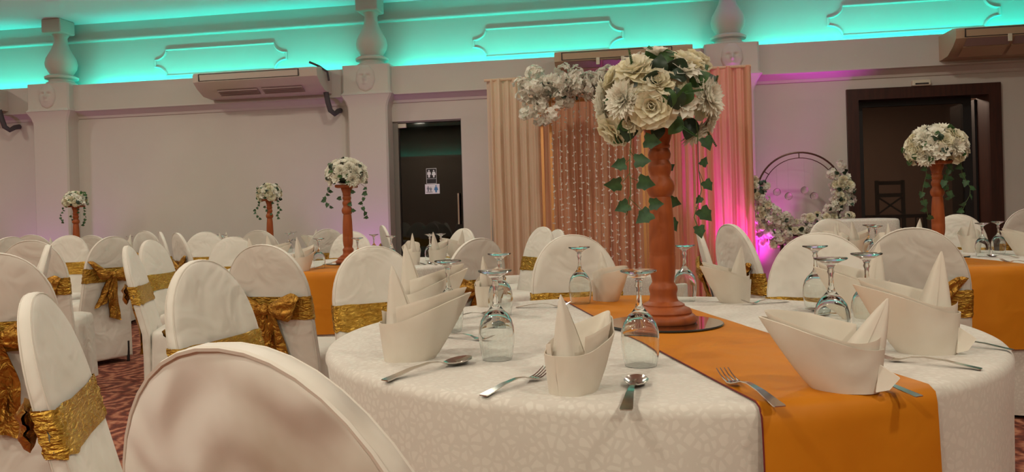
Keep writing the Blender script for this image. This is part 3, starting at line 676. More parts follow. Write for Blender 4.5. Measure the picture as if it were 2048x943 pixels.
# ================================================================== chairs
CT, AH, HWX, LEAN = 0.978, 0.248, 0.193, 0.24
def outline():
    P = []
    for z, hw_ in ((0.04, 0.205), (0.15, 0.203), (0.3, 0.200), (0.45, 0.196), (0.58, 0.194), (0.66, HWX)): P.append((hw_, z))
    for k in range(25):
        a = PI*k/24
        x = HWX*abs(cos(a))**0.94*(1 if cos(a) >= 0 else -1); z = CT-AH+AH*abs(sin(a))**0.94
        P.append((x, z))
    for x, z in list(P[:6])[::-1]: P.append((-x, z))
    return P
def lean(y, z): return y-LEAN*max(0, z-0.43)-(0.02*max(0, z-0.43)*0)
def thin(z): return 1-0.3*max(0.0, min(1.0, (z-0.70)/0.27))
def back_mesh(mt):
    O = outline(); zc = 0.62; rings = []
    for s_, y in ((0.02, -0.024), (0.35, -0.024), (0.7, -0.023), (0.9, -0.0215), (0.975, -0.018), (0.998, -0.0125), (1.003, 0.0), (0.998, 0.0125), (0.975, 0.018), (0.9, 0.0215), (0.7, 0.023), (0.35, 0.024), (0.02, 0.024)):
        rg = []
        for x, z in O:
            X, Z = x*s_, zc+(z-zc)*s_
            d_ = 0.004*nz(X*9, Z*7, 3 if y > 0 else 8)
            rg.append((X, lean(y*thin(Z)+d_, Z), Z))
        rings.append(rg)
    return G().loft(rings, caps=True).mesh('back_cover', mt, True, 60)
def seam_mesh():
    O = outline(); g = G()
    for y in (-0.0145, 0.0145): g.tube([(x*0.993, lean(y*thin(z), z), 0.62+(z-0.62)*0.993) for x, z in O], 0.0024, 5)
    return g.mesh('seam', 'seam')
def sash_mesh():
    z0, z1 = 0.635, 0.742; n = 64
    def f(i, j):
        a = 2*PI*i; z = z0+(z1-z0)*j
        hx, hy = 0.199, 0.0285; e = 0.32
        x = hx*(abs(cos(a))**e)*(1 if cos(a) >= 0 else -1); y = hy*(abs(sin(a))**e)*(1 if sin(a) >= 0 else -1)
        if z > CT-AH: x *= 0.995
        k = 0.0035*nz(a*14, j*3, 1)+0.002*sin(j*22+nz(a*3, 0)*4)
        sc = 1+k*2
        z += 0.006*nz(a*2.2, 5.5*j, 9)
        return (x*(1+k*3), lean(y*sc+k*(1 if sin(a) > 0 else -1), z), z)
    return G().grid(f, n, 8).mesh('sash_band', 'gold', True, 180)
KZ = 0.688
def loop_mesh(sgn, up, L=0.125, W=0.062, point=0.3, seed=0):
    g = G()
    for side in (-1, 1):
        def f(i, j):
            q = 2*j-1; r = i
            wd = 0.012+W*(r**0.8)*(1 - 0.55*max(0, (r-0.75)/0.25)**1.5)
            pl = sin(q*7+seed)*0.009*r*(1-0.5*r) + 0.006*nz(r*7, q*4, seed)
            x = sgn*(0.008+L*r*(1+point*(q if up > 0 else -q)*r*0.6)); z = q*wd + up*L*r*r*0.5
            th = 0.018*math.sqrt(max(0.0, sin(PI*min(1, r*0.97+0.02))))*math.sqrt(max(0, 1-q*q))
            return (x, -0.055-0.010*sin(PI*r)+side*th+pl, z)
        g.grid(f, 10, 12)
    g.xf(Matrix.Translation((0, -LEAN*(KZ-0.43), KZ)))
    return g.mesh('bow_loop', 'gold_bow_shaded', True, 180)
def knot_mesh():
    g = G(); rings = []
    for k in range(9):
        a = -PI/2+PI*k/8
        rings.append([((0.021+0.003*sin(5*b))*cos(a)*cos(b), -0.062+0.018*cos(a)*sin(b), 0.028*sin(a)) for b in [2*PI*q/14 for q in range(14)]])
    g.loft(rings); g.xf(Matrix.Translation((0, -LEAN*(KZ-0.43), KZ)))
    return g.mesh('bow_knot', 'gold_bow_shaded', True, 180)
def tail_mesh(sgn, L, ang, seed):
    g = G()
    for side in (-1, 1):
        def f(i, j):
            q = 2*j-1; wd = 0.012+0.034*min(1, i*2.2)
            z = KZ-0.01-L*i; x = sgn*0.012+sin(ang)*L*i*sgn + q*wd + 0.006*sin(i*8+seed)
            y = lean(-0.052+0.010*sin(q*5+i*4+seed)*min(1, i*3)+0.008*nz(i*6, q*3, seed)+side*0.003, z)
            if i > 0.97: y += 0.0
            return (x, y, z-0.018*q*sgn*i)
        g.grid(f, 16, 8)
    return g.mesh('bow_tail', 'gold_bow_shaded', True, 180)
def seat_mesh():
    def rr(hx, y0, y1, z, r, wv=0.0):
        P = []; n = 6
        for cx, cy, a0 in ((hx-r, y1-r, 0), (-hx+r, y1-r, PI/2), (-hx+r, y0+r, PI), (hx-r, y0+r, 1.5*PI)):
            for k in range(n+1):
                a = a0+k*PI/2/n; P.append((cx+r*cos(a), cy+r*sin(a), z))
        if wv: P = [(x*(1+wv*sin(k*1.9)), y+0.02*wv*sin(k*1.3), z_) for k, (x, y, z_) in enumerate(P)]
        return P
    g = G().loft([rr(0.08, 0.12, 0.30, 0.488, 0.05), rr(0.16, 0.05, 0.40, 0.482, 0.05), rr(0.195, 0.025, 0.435, 0.47, 0.05), rr(0.204, 0.02, 0.445, 0.452, 0.05), rr(0.206, 0.02, 0.447, 0.42, 0.045), rr(0.205, 0.02, 0.445, 0.36, 0.03, 0.015), rr(0.209, 0.015, 0.449, 0.2, 0.03, 0.03), rr(0.213, 0.01, 0.455, 0.04, 0.03, 0.045)], caps=False)
    g.add(rr(0.08, 0.12, 0.30, 0.488, 0.05), [tuple(range(28))])
    return g.mesh('seat_cover', 'cover', True, 60)
BACK, BACKS, SEAM, SASH, KNOT, SEAT = back_mesh('cover'), back_mesh('cover_stained'), seam_mesh(), sash_mesh(), knot_mesh(), seat_mesh()
LP = [loop_mesh(-1, 0.9, 0.15, 0.068, 0.4, 1), loop_mesh(1, 0.15, 0.135, 0.066, 0.2, 2)]
LQ = [loop_mesh(-1, 0.2, 0.135, 0.066, 0.2, 4), loop_mesh(1, 0.8, 0.14, 0.07, 0.4, 5)]
TL = [tail_mesh(1, 0.33, 0.10, 1), tail_mesh(-1, 0.22, 0.22, 3)]
TM = [tail_mesh(-1, 0.30, 0.06, 2), tail_mesh(1, 0.34, 0.05, 5)]
CLEG = G().tube([(0, 0, 0), (0, 0, 0.16)], 0.011, 8).mesh('leg', 'leg_black')
CHAIRS = []
def chair(px, py, dist, fx, fy, label, var=0, group='white covered banquet chairs', stained=False, xy=None, hs=None):
    # px, py = top of the chair back in the photo, dist = its depth; fx, fy = facing
    p = atd(px, py, dist); L = math.hypot(fx, fy); fx, fy = fx/L, fy/L
    off = LEAN*(CT-0.43)
    zs = max(0.955, min(1.05, p.z/CT)) if hs is None else hs
    bx, by = (p.x+fx*off, p.y+fy*off) if xy is None else xy
    t = thing('banquet_chair', label, 'chair', (bx, by, 0), math.atan2(fy, fx)-PI/2, group)
    t.scale = (1, 1, zs)
    b_ = ob('back_cover', BACKS if stained else BACK, t); ob('seam', SEAM, b_)
    ob('seat_cover', SEAT, t)
    for x, y in ((-0.17, -0.015), (0.17, -0.015), (-0.17, 0.41), (0.17, 0.41)): ob('leg', CLEG, t, loc=(x, y, 0))
    s_ = ob('sash_band', SASH, t)
    for me in (LP, LQ)[var]: ob('bow_loop', me, t)
    for me in (TL, TM)[var]: ob('bow_tail', me, t)
    ob('bow_knot', KNOT, t)
    CHAIRS.append((label, p.z, bx, by, t.rotation_euler.z))
    return t
# front table
def D(deg): return cos(math.radians(deg)), sin(math.radians(deg))
chair(0, 0, 1, *D(60), 'large chair back in the front with brownish smudges on its cover', 0, stained=True, xy=(-0.161, 0.726), hs=0.998)
chair(0, 0, 1, *D(18), 'narrow side-on chair in the front left corner with gold sash', 0, xy=(-0.950, 1.760), hs=0.950)
chair(0, 0, 1, *D(-15), 'chair facing the front table, behind the smudged chair back', 1, xy=(-0.82, 2.28), hs=0.986)
chair(0, 0, 1, *D(-60), 'chair across the front table behind the two-peaked napkins', 0, xy=(-0.53, 3.15), hs=0.98)
chair(0, 0, 1, *D(-80), 'chair across the front table between upturned goblet and tall wooden stand', 0, xy=(0.277, 3.17), hs=1.004)
chair(0, 0, 1, *D(-108), 'plain-fronted chair behind the upturned goblets right of the stand', 1, xy=(1.12, 2.79), hs=0.995)
# around the table near the brown doorway
chair(0, 0, 1, *D(66), 'chair with gold bow in front of the brown doorway table', 1, xy=(1.575, 3.04), hs=1.005)
chair(0, 0, 1, *D(14), 'chair turned away beside the magenta light with grey back', 1, xy=(1.224, 3.924), hs=1.02)
chair(1396, 458, 4.95, 0.97, -0.16, 'edge-on leaning chair beside the tall wooden stand', 0)
chair(1658, 437, 5.65, 0.12, -1, 'far chair below the flower hoop', 0)
chair(1915, 428, 5.7, -0.55, -0.85, 'far chair in front of the brown doorway, right of the bouquet stand', 1)
chair(2060, 416, 6.1, 0.4, 0.9, 'chair cut off at the right edge of the photo', 1)
# around the table beside the glass door
chair(0, 0, 1, *D(80), 'chair with big gold bow and hanging tail facing away', 0, xy=(-1.088, 3.532), hs=0.996)
chair(0, 0, 1, *D(126), 'chair with gold bow standing left of the backdrop', 1, xy=(-0.259, 4.34), hs=0.973)
chair(928, 456, 6.45, -0.75, -0.66, 'chair in front of the right edge of the glass door', 0)
chair(1086, 453, 6.1, -0.85, -0.55, 'side-on chair in front of the peach drapes', 1)
chair(1116, 461, 6.9, -0.9, -0.4, 'chair half hidden behind the side-on chair at the drapes', 0)
chair(703, 462, 6.95, 0.0, -1, 'white chair right behind the bouquet stand by the glass door', 0)
chair(655, 457, 7.6, -0.35, 0.94, 'grey-backed chair left behind the bouquet stand by the glass door', 1)
chair(764, 450, 7.7, 0.9, 0.36, 'edge-on chair standing against the glass door frame', 0)
chair(0, 0, 1, *D(14), 'tilted-looking chair with sash wrapped round its edge, left of the aisle chairs', 0, xy=(-2.146, 4.565), hs=0.978)
chair(300, 479, 5.35, 0.98, -0.1, 'plain white chair with low gold sash behind the edge-on chair', 1)
# left and far left
chair(-18, 505, 2.62, -0.45, 0.9, 'chair cut off at the left edge of the photo with a wide gold bow', 1)
chair(60, 480, 4.75, -0.25, 0.97, 'chair with a gold bow at the left, behind the upright edge-on chair', 0)
chair(97, 489, 3.75, -0.88, -0.47, 'upright edge-on chair at the left with a dark sash side', 1)
chair(138, 470, 7.0, 0.15, -1, 'chair at the left facing the room under the small far bouquet', 0)
chair(181, 470, 7.9, -0.1, 1, 'far chair whose bow catches a bright gold glint', 1)
chair(226, 472, 5.9, -0.82, 0.5, 'chair at the aisle with long brown sash tails', 0)
chair(353, 465, 6.5, 0.75, 0.66, 'far grey-backed chair with brown bow in the middle of the long wall', 1)
chair(320, 463, 7.7, 0.85, 0.5, 'farther chair with brown bow left of the grey-backed one', 0)
chair(288, 461, 8.35, 0.3, 0.95, 'small far chair against the long plain wall', 1)
chair(410, 463, 7.5, 0.25, -1, 'far chair with straight gold sash facing the room', 0)
chair(466, 473, 6.2, 0.35, -0.94, 'chair with gold sash behind the big-bow chair', 1)
chair(516, 460, 7.0, -0.1, 1, 'grey-backed chair under the small middle bouquet', 0)
chair(22, 473, 5.7, -0.9, 0.4, 'dim chair near the left edge of the photo in the far rows', 1)
chair(62, 469, 7.3, -0.3, 0.95, 'pale far chair left of the small corner bouquet', 0)
table('with the tallest bouquet in front', T1.x, T1.y, RT, 1, (math.atan2(-1.584, 0.215)+PI/2, 0.172, 0.099, 0.42))
table('beside the glass door', T2.x, T2.y, RT, 2, (0.02, 0.17, 0.0, 0.36))
table('near the brown doorway', T3.x, T3.y, RT, 3, (-0.06, 0.19, -0.10, 0.38))
table('at the wall beyond the gold-sashed chairs', T4.x, T4.y, RT, 4, (0.3, 0.17, 0.0, 0.3))
table('in the far corner', T5.x, T5.y, RT, 5, (-0.3, 0.17, 0.0, 0.3))


# ================================================================== table settings
def napkin_meshes():
    # boat folded napkin: prow at -X, peak toward +X
    def cup(i, j, rs=1.0, lift=0.0, zb=0.0):
        a = 2*PI*i; pr = ((1-cos(a))/2)
        rb = 0.050; rt = 0.060+0.072*pr**3.2
        sy = 1-0.18*pr
        zt = 0.072+0.050*pr**2.4+lift*(0.5+0.5*sin(a+0.6))
        t_ = j
        r = (rb+(rt-rb)*t_**0.9)*rs
        fac = 1+0.05*abs(sin(2.5*a))*(1-t_)
        x = r*cos(a)*fac; y = r*sin(a)*0.86*sy*fac
        if pr > 0.8: y *= 1-0.6*(pr-0.8)/0.2*t_
        return (x, y+0.002*nz(a*2, t_*3, 4), zb+zt*t_)
    g = G().grid(lambda i, j: cup(i, j), 56, 8)
    g.grid(lambda i, j: cup(i, 1-j, 0.965), 56, 8)
    n = 56
    top1 = [cup(k/n, 1) for k in range(n)]; top2 = [cup(k/n, 1, 0.965) for k in range(n)]
    g.loft([top1, top2])
    g.add([cup(k/n, 0) for k in range(n)], [tuple(range(n))])
    outer = g.mesh('cup_fold', 'napkin', True, 70)
    gi = G().grid(lambda i, j: cup(0.18+0.78*i, j, 0.925, 0.026, 0.004), 48, 8)
    gi.grid(lambda i, j: cup(0.18+0.78*i, 1-j, 0.905, 0.022, 0.004), 48, 8)
    inner = gi.mesh('inner_fold', 'napkin', True, 70)
    def pk(i, j):
        a = 2*PI*i+0.35; s_ = 1-(1-j)**1.12
        r = 0.046*(1-s_)**0.82+0.0012
        e = 1.0+0.25*cos(2*a)
        return (0.006+0.024*s_+r*cos(a)*0.9, r*sin(a)*e*0.82-0.004*s_, 0.012+0.166*s_)
    gp = G().grid(pk, 36, 12)
    def lap(i, j):
        b = 0.35+(i*0.32); p = pk(b, j); d_ = Vector((p[0]-0.02, p[1], 0)); 
        if d_.length > 1e-6: d_ = d_.normalized()*0.0035
        return (p[0]+d_.x*(1-j), p[1]+d_.y*(1-j), p[2])
    gp.grid(lap, 10, 12)
    peak = gp.mesh('peak', 'napkin', True, 70)
    gt = G()
    gt.add([(0.046, -0.022, 0.050), (0.074, -0.032, 0.030), (0.058, -0.034, 0.010), (0.040, -0.032, 0.005), (0.047, -0.026, 0.048), (0.075, -0.035, 0.028), (0.059, -0.038, 0.009), (0.040, -0.036, 0.004)],
           [(0, 1, 2, 3), (7, 6, 5, 4), (0, 4, 5, 1), (1, 5, 6, 2), (2, 6, 7, 3)])
    tail = gt.mesh('tail_fold', 'napkin', False)
    return outer, inner, peak, tail
NAP = napkin_meshes()
def napkin(x, y, prow, label, group='folded boat napkins', sc=1.0, z=None, tall=1.0, tail=False, lean_=0.0):
    t = thing('folded_napkin', label, 'napkin', (x, y, ZC if z is None else z), prow-PI, group)
    t.scale = (sc, sc, sc*tall)
    for nm, me in zip(('cup_fold', 'inner_fold', 'peak', 'tail_fold'), NAP):
        if nm == 'tail_fold' and not tail: continue
        o = ob(nm, me, t)
        if nm == 'peak' and lean_: o.rotation_euler.y = lean_; o.scale.z = 0.93
    return t
def goblet_mesh():
    o_ = [(0.0335, 0.0), (0.0365, 0.015), (0.0395, 0.035), (0.0405, 0.055), (0.039, 0.073), (0.034, 0.09), (0.025, 0.104), (0.014, 0.115), (0.0085, 0.123), (0.0062, 0.132), (0.0052, 0.148), (0.0056, 0.160), (0.0085, 0.167), (0.0065, 0.174), (0.009, 0.181), (0.018, 0.188), (0.030, 0.1935), (0.0375, 0.1965), (0.0385, 0.199), (0.037, 0.2005), (0.0, 0.199)]
    i_ = [(0.0, 0.108), (0.010, 0.106), (0.021, 0.099), (0.0315, 0.087), (0.0372, 0.072), (0.0388, 0.055), (0.0378, 0.035), (0.0348, 0.015), (0.0322, 0.0006)]
    return G().lathe(i_[:] + o_, 40).mesh('goblet', 'glass', True, 60)
GOB = goblet_mesh()
def goblet(x, y, label, group='upturned goblets', z=None, sc=1.0):
    o = ob('goblet', GOB, None, loc=(x, y, (ZC if z is None else z)+0.0005)); o.scale = (sc,)*3
    return tag(o, label, 'goblet', group)
def strip(st, th=0.0016, nx=6):
    g = G(); rings = []
    for y, hw_, zc, dish in st:
        top = [(hw_*(2*k/nx-1), y, zc+dish*((2*k/nx-1)**2-1)) for k in range(nx+1)]
        rings.append(top+[(x, y_, z-th) for x, y_, z in reversed(top)])
    return g.loft(rings, caps=True)
HAND = [(0.0, 0.0085, 0.003, 0), (0.004, 0.0098, 0.0035, 0), (0.02, 0.0088, 0.006, 0), (0.06, 0.0062, 0.013, 0), (0.10, 0.0042, 0.016, 0), (0.125, 0.0036, 0.0135, 0)]
SPOON = strip(HAND+[(0.138, 0.006, 0.0095, 0.001), (0.150, 0.014, 0.009, 0.005), (0.163, 0.0195, 0.0095, 0.0075), (0.178, 0.0205, 0.0105, 0.0078), (0.190, 0.0165, 0.0115, 0.005), (0.198, 0.009, 0.0125, 0.002), (0.2, 0.003, 0.013, 0)]).mesh('spoon', 'steel', True, 50)
FORKH = strip(HAND+[(0.138, 0.006, 0.009, 0), (0.146, 0.0105, 0.0065, 0), (0.155, 0.0125, 0.006, 0), (0.160, 0.0125, 0.0066, 0)]).mesh('fork', 'steel', True, 50)
TINE = G().tube([(0, 0.158, 0.0055), (0, 0.17, 0.0075), (0, 0.185, 0.0125), (0, 0.2, 0.020)], lambda s_: 0.0017-0.0008*s_, 6).mesh('tine', 'steel')
def cutlery(kind, ax, ay, bx, by, label, z=None, sc=1.0, group=None):
    # a = handle end, b = tip (table coordinates)
    o = ob(kind, SPOON if kind == 'spoon' else FORKH, None, loc=(ax, ay, ZC if z is None else z)); o.rotation_euler.z = math.atan2(by-ay, bx-ax)-PI/2; o.scale = (sc,)*3
    tag(o, label, kind, group or kind+'s laid on the tables')
    if kind == 'fork':
        for k in range(4): ob('tine', TINE, o, loc=(-0.0105+k*0.007, 0, 0))
    return o
A = math.radians
napkin(-0.245, 1.765, A(8), 'cream napkin at the left rim of the front table, front one of two', sc=1.12, tall=1.08)
napkin(-0.285, 2.28, A(12), 'cream napkin at the left rim of the front table, hidden behind another', sc=1.15, tall=1.2)
napkin(0.105, 1.405, A(52), 'napkin with tall pointed peak centred at the near rim', sc=1.0)
napkin(0.575, 1.345, A(163), 'boat napkin standing on the mustard runner at the near rim', sc=1.08, z=ZR, tall=0.95, tail=True, lean_=0.22)
napkin(0.895, 1.675, A(172), 'boat napkin with tall peak at the right rim of the front table', sc=1.14, tall=1.08, tail=True)
napkin(1.02, 2.22, A(165), 'napkin behind the right-rim one, partly hidden by goblet', sc=1.1, tall=1.1)
napkin(0.765, 2.67, A(195), 'napkin on the far rim in front of the grey-backed chair', sc=1.0, tall=1.08)
napkin(0.335, 2.80, A(-60), 'napkin on the far rim left of the wooden stand with its flap forward', sc=1.0, tall=1.0, z=ZR)
napkin(-0.095, 2.77, A(70), 'narrow napkin on the far rim behind the two goblets', sc=0.92, tall=1.1)
goblet(-0.185, 2.17, 'goblet behind the two-peaked napkins at the left')
goblet(-0.042, 1.73, 'goblet between the spoon and the centred napkin')
goblet(-0.045, 2.50, 'goblet behind another at the left of the far rim')
goblet(0.262, 1.615, 'largest looking goblet in front of the mirror plate')
goblet(0.235, 2.73, 'goblet at the far rim on the edge of the runner', z=ZR)
goblet(0.610, 2.74, 'goblet at the far rim just right of the wooden stand')
goblet(0.955, 2.43, 'farther goblet in front of the plain-fronted chair')
goblet(0.755, 1.83, 'goblet half hidden behind the runner napkin')
goblet(0.905, 1.97, 'goblet between the two boat napkins on the right')
cutlery('spoon', -0.262, 1.525, -0.09, 1.72, 'spoon at the left rim in front of the left napkin', sc=1.2)
cutlery('spoon', 0.176, 1.246, 0.232, 1.47, 'spoon at the near rim pointing at the mirror', sc=1.12)
cutlery('fork', -0.061, 1.375, 0.06, 1.53, 'fork half hidden under the centred napkin', sc=1.0)
cutlery('fork', 0.420, 1.228, 0.385, 1.46, 'fork lying on the mustard runner', z=ZR, sc=1.1)
cutlery('fork', 0.664, 1.268, 0.60, 1.42, 'handle of cutlery behind the runner napkin', z=ZR, sc=0.95)
cutlery('fork', 0.895, 1.478, 0.755, 1.60, 'fork in front of the right boat napkin', sc=1.0)
cutlery('fork', 1.075, 1.66, 0.98, 1.76, 'cutlery tip at the right rim beyond the boat napkin', sc=0.9)
cutlery('fork', -0.215, 2.08, -0.10, 2.0, 'cutlery behind the left napkin', sc=0.95)
cutlery('fork', 0.935, 2.63, 0.80, 2.585, 'fork beside the far napkin near the magenta light', sc=0.9)
cutlery('spoon', -0.215, 2.40, -0.065, 2.52, 'spoon beside the paired goblets', sc=1.0)
cutlery('fork', 0.005, 2.68, 0.13, 2.66, 'fork at the far rim left of the runner', sc=0.95)
cutlery('spoon', 1.10, 2.40, 0.965, 2.375, 'spoon behind the right goblets', sc=1.0)
# table by the glass door
for k, (x, y, pr, lab) in enumerate(((-1.36, 4.93, 70, 'napkin on the runner end of the table by the glass door'), (-0.55, 5.55, 60, 'napkin with upright peak against the glass door'), (-0.70, 5.35, 110, 'narrow napkin left of two small goblets'), (-0.42, 5.95, 190, 'boat napkin opened wide beside the glass door'), (-1.75, 5.2, 30, 'napkin behind the big-bow chair'), (-1.85, 5.9, 10, 'napkin behind the gold-sashed chair'))):
    napkin(x, y, A(pr), lab, sc=1.12, z=ZR if k == 0 else None, tall=1.1)
goblet(-1.30, 5.15, 'small goblet on the runner of the table by the glass door', z=ZR)
goblet(-1.02, 5.05, 'small goblet in front of the far wooden stand by the glass door', z=ZR)
goblet(-0.62, 5.75, 'small goblet against the dark door, left of a pair')
goblet(-0.54, 5.78, 'small goblet against the dark door, right of a pair')
goblet(-0.87, 5.5, 'small goblet left of the napkins by the door')
goblet(-1.12, 6.2, 'small goblet behind the far wooden stand by the glass door')
cutlery('fork', -1.10, 4.92, -1.05, 5.1, 'fork on the runner of the table by the glass door', z=ZR)
cutlery('fork', -0.60, 5.25, -0.74, 5.40, 'cutlery on the cloth by the glass door')
cutlery('spoon', -0.52, 5.2, -0.6, 5.4, 'spoon on the cloth by the glass door')
# table by the brown doorway
for x, y, pr, lab in ((1.92, 4.55, 60, 'napkin left of the chair top below the flower hoop'), (2.08, 4.95, 100, 'tall napkin below the flower hoop'), (2.12, 4.35, 80, 'napkin behind the plain-fronted chair'), (2.30, 5.15, 30, 'napkin near the corner of the covered counter'), (2.74, 5.22, 200, 'napkin just behind the bouquet stand by the brown doorway'), (2.98, 5.0, 80, 'napkin in front of the far right chair'), (3.05, 4.55, 165, 'napkin at the right edge of the photo on the doorway table')):
    napkin(x, y, A(pr), lab, sc=1.12, tall=1.1, z=ZR if lab.startswith(('napkin near the corner', 'napkin just behind')) else None)
for x, y, lab in ((2.15, 4.55, 'small goblet left of the covered counter'), (2.25, 4.85, 'small goblet below the covered counter'), (2.78, 4.55, 'goblet at the right beside the chair top with bow'), (3.02, 4.78, 'dark looking goblet at the right against the door frame')):
    goblet(x, y, lab)
cutlery('fork', 2.62, 3.85, 2.56, 4.05, 'fork on the runner by the brown doorway', z=ZR)
cutlery('spoon', 2.86, 4.35, 2.80, 4.55, 'spoon by the goblet on the doorway table')
# far tables
for T, nm, offs in ((T4, 'far middle table', ((-0.65, -0.3, 20), (-0.55, 0.25, -10), (-0.3, -0.6, 60), (0.15, -0.65, 100), (0.6, -0.2, 170), (0.35, 0.5, 200))), (T5, 'far corner table', ((-0.6, -0.2, 20), (0.1, -0.62, 80), (0.6, 0.0, 170), (0.45, -0.45, 140)))):
    for k, (x, y, pr) in enumerate(offs):
        napkin(T.x+x, T.y+y, A(pr), 'small folded napkin on the '+nm, group='napkins on the '+nm, sc=1.15, tall=1.1)
        a = math.atan2(y, x)+0.42
        goblet(T.x+0.55*cos(a), T.y+0.55*sin(a), 'small upturned goblet on the '+nm, group='goblets on the '+nm)

# ================================================================== centrepieces
def stand_meshes():
    prof = [(0.0, 0.0), (0.088, 0.0), (0.092, 0.006), (0.090, 0.016), (0.082, 0.023), (0.076, 0.025), (0.078, 0.030), (0.073, 0.039), (0.062, 0.044), (0.058, 0.047), (0.058, 0.051), (0.048, 0.056), (0.042, 0.060)]
    shaft_ = [(0.042, 0.060), (0.0385, 0.066), (0.037, 0.080), (0.040, 0.092), (0.039, 0.100), (0.033, 0.108), (0.030, 0.113), (0.031, 0.120), (0.0345, 0.135), (0.0365, 0.160), (0.0368, 0.186), (0.0358, 0.189), (0.0368, 0.192), (0.0358, 0.196), (0.0366, 0.199), (0.0358, 0.240), (0.0335, 0.300), (0.0295, 0.345), (0.0275, 0.352), (0.033, 0.358), (0.0385, 0.370), (0.0395, 0.382), (0.036, 0.395), (0.029, 0.405), (0.0265, 0.412), (0.029, 0.419), (0.0325, 0.430), (0.0325, 0.440), (0.028, 0.450), (0.026, 0.455), (0.030, 0.462), (0.0315, 0.472), (0.029, 0.481), (0.026, 0.487), (0.029, 0.490), (0.030, 0.496), (0.028, 0.500), (0.034, 0.520), (0.040, 0.538), (0.041, 0.546), (0.0, 0.546)]
    return G().lathe(prof, 40).mesh('base', 'wood', True, 50), G().lathe(shaft_, 32).mesh('shaft', 'wood', True, 50), G().rbox(-0.075, 0.075, -0.075, 0.075, 0.546, 0.566, 0.004).mesh('top_plate', 'wood', False)
ST = stand_meshes()
def stand(x, y, z, rz, where):
    m_ = ob('mirror_plate', G().lathe([(0.0, 0.0), (0.160, 0.0), (0.163, 0.002), (0.163, 0.004), (0.161, 0.006), (0.0, 0.006)], 64).mesh('mirror_plate', 'mirror', True, 20), None, loc=(x, y, z+0.0008))
    m_.data.materials.append(M_['mirror_edge'])
    for p in m_.data.polygons:
        if abs(p.normal.z) < 0.9: p.material_index = 1
    tag(m_, 'round mirror plate under the wooden stand '+where, 'mirror', 'mirror plates')
    t = thing('candle_stand', 'turned reddish wooden stand '+where, 'stand', (x, y, z+0.0072), rz, 'turned wooden stands')
    for nm, me in zip(('base', 'shaft', 'top_plate'), ST): ob(nm, me, t)
    return z+0.0072+0.566
def vine(t, path, leaves, name='vine_stem', r=0.0013):
    ob(name, G().tube(path, r, 5).mesh(name, 'stem'), t)
# main
sx, sy = 0.420, 2.165
zt = stand(sx, sy, ZR, 0.35, 'on the front table')
BC = Vector((sx-0.008, sy, zt+0.062))        # bouquet centre
t = thing('flower_bouquet', 'large bouquet of cream roses and chrysanthemums on the front stand with ivy', 'bouquet', BC, 0, 'bouquets on wooden stands')
def bq(px, py, k=1.0, a=0.160, b=0.120):
    p = atd(px, py, BC.y); x, z = p.x-BC.x, p.z-BC.z
    q = 1-(x/a)**2-(z/b)**2
    y = -0.14*math.sqrt(max(0.02, q))*k
    v = Vector((x*(1+y/BC.y), y, z*(1+y/BC.y)))
    return v, Vector((v.x/a/a, v.y/0.15/0.15, v.z/b/b+1.5))
R = random.Random(5)
FL = [('rose', 1285, 226, 1.05), ('chrysanthemum', 1236, 212, 1.0), ('rose', 1257, 155, 0.95), ('rose', 1296, 183, 0.85), ('daisy', 1350, 160, 0.95), ('rose', 1362, 138, 0.9), ('chrysanthemum', 1396, 205, 1.05),
      ('daisy', 1345, 222, 0.85), ('chrysanthemum', 1408, 236, 0.9), ('rose', 1224, 262, 0.9), ('daisy', 1308, 122, 0.9), ('rose', 1388, 126, 0.8), ('rose', 1419, 178, 0.55), ('chrysanthemum', 1385, 262, 0.9), ('daisy', 1378, 178, 0.8), ('rose', 1330, 195, 0.6), ('daisy', 1262, 128, 0.6), ('rose', 1250, 250, 0.7)]
for nm, px, py, sc in FL:
    p, n = bq(px, py); me = {'rose': ROSE, 'chrysanthemum': MUM, 'daisy': DAISY}[nm]; me = me[R.randrange(len(me))]
    ob(nm, me, t, M=orient(p, n, R.uniform(0, 6), sc))
for px, py, mt, ang, sc in ((1291, 120, 0, 95, 1.0), (1322, 126, 0, 20, 1.0), (1326, 150, 1, 40, 1.05), (1340, 150, 1, 150, 0.95), (1334, 172, 1, 170, 0.85), (1345, 205, 0, 60, 1.15), (1316, 212, 0, 100, 0.95), (1388, 150, 0, 25, 0.95), (1384, 172, 0, 30, 1.05), (1402, 172, 1, 20, 0.85), (1285, 170, 1, 190, 0.8), (1242, 255, 0, 210, 1.0), (1372, 262, 1, 250, 1.0), (1212, 207, 0, 200, 0.8), (1250, 262, 1, 260, 1.2), (1336, 262, 0, 230, 1.0), (1300, 150, 1, 80, 1.0), (1245, 275, 0, 215, 1.2), (1330, 215, 1, 100, 1.0), (1300, 270, 1, 265, 0.9)):
    p, n = bq(px, py, 1.12); q = G
    rot = Matrix.Rotation(PI/2, 4, 'X') @ Matrix.Rotation(A(ang), 4, 'Z') @ Matrix.Rotation(R.uniform(-.5, .5), 4, 'X')
    ob('leaf', LEAFD if mt else LEAF, t, M=Matrix.Translation(p-Vector((0.03*cos(A(ang))*sc, 0, 0.03*sin(A(ang))*sc))) @ rot @ Matrix.Scale(sc, 4))
for px, py, ang in ((1340, 206, 8), (1345, 262, -35), (1408, 262, -60), (1418, 196, 75), (1250, 150, 100)):
    p, n = bq(px, py, 1.25)
    ob('sprig', SPRIG, t, M=Matrix.Translation(p) @ Matrix.Rotation(PI/2, 4, 'X') @ Matrix.Rotation(A(ang), 4, 'Z') @ Matrix.Scale(0.75, 4))
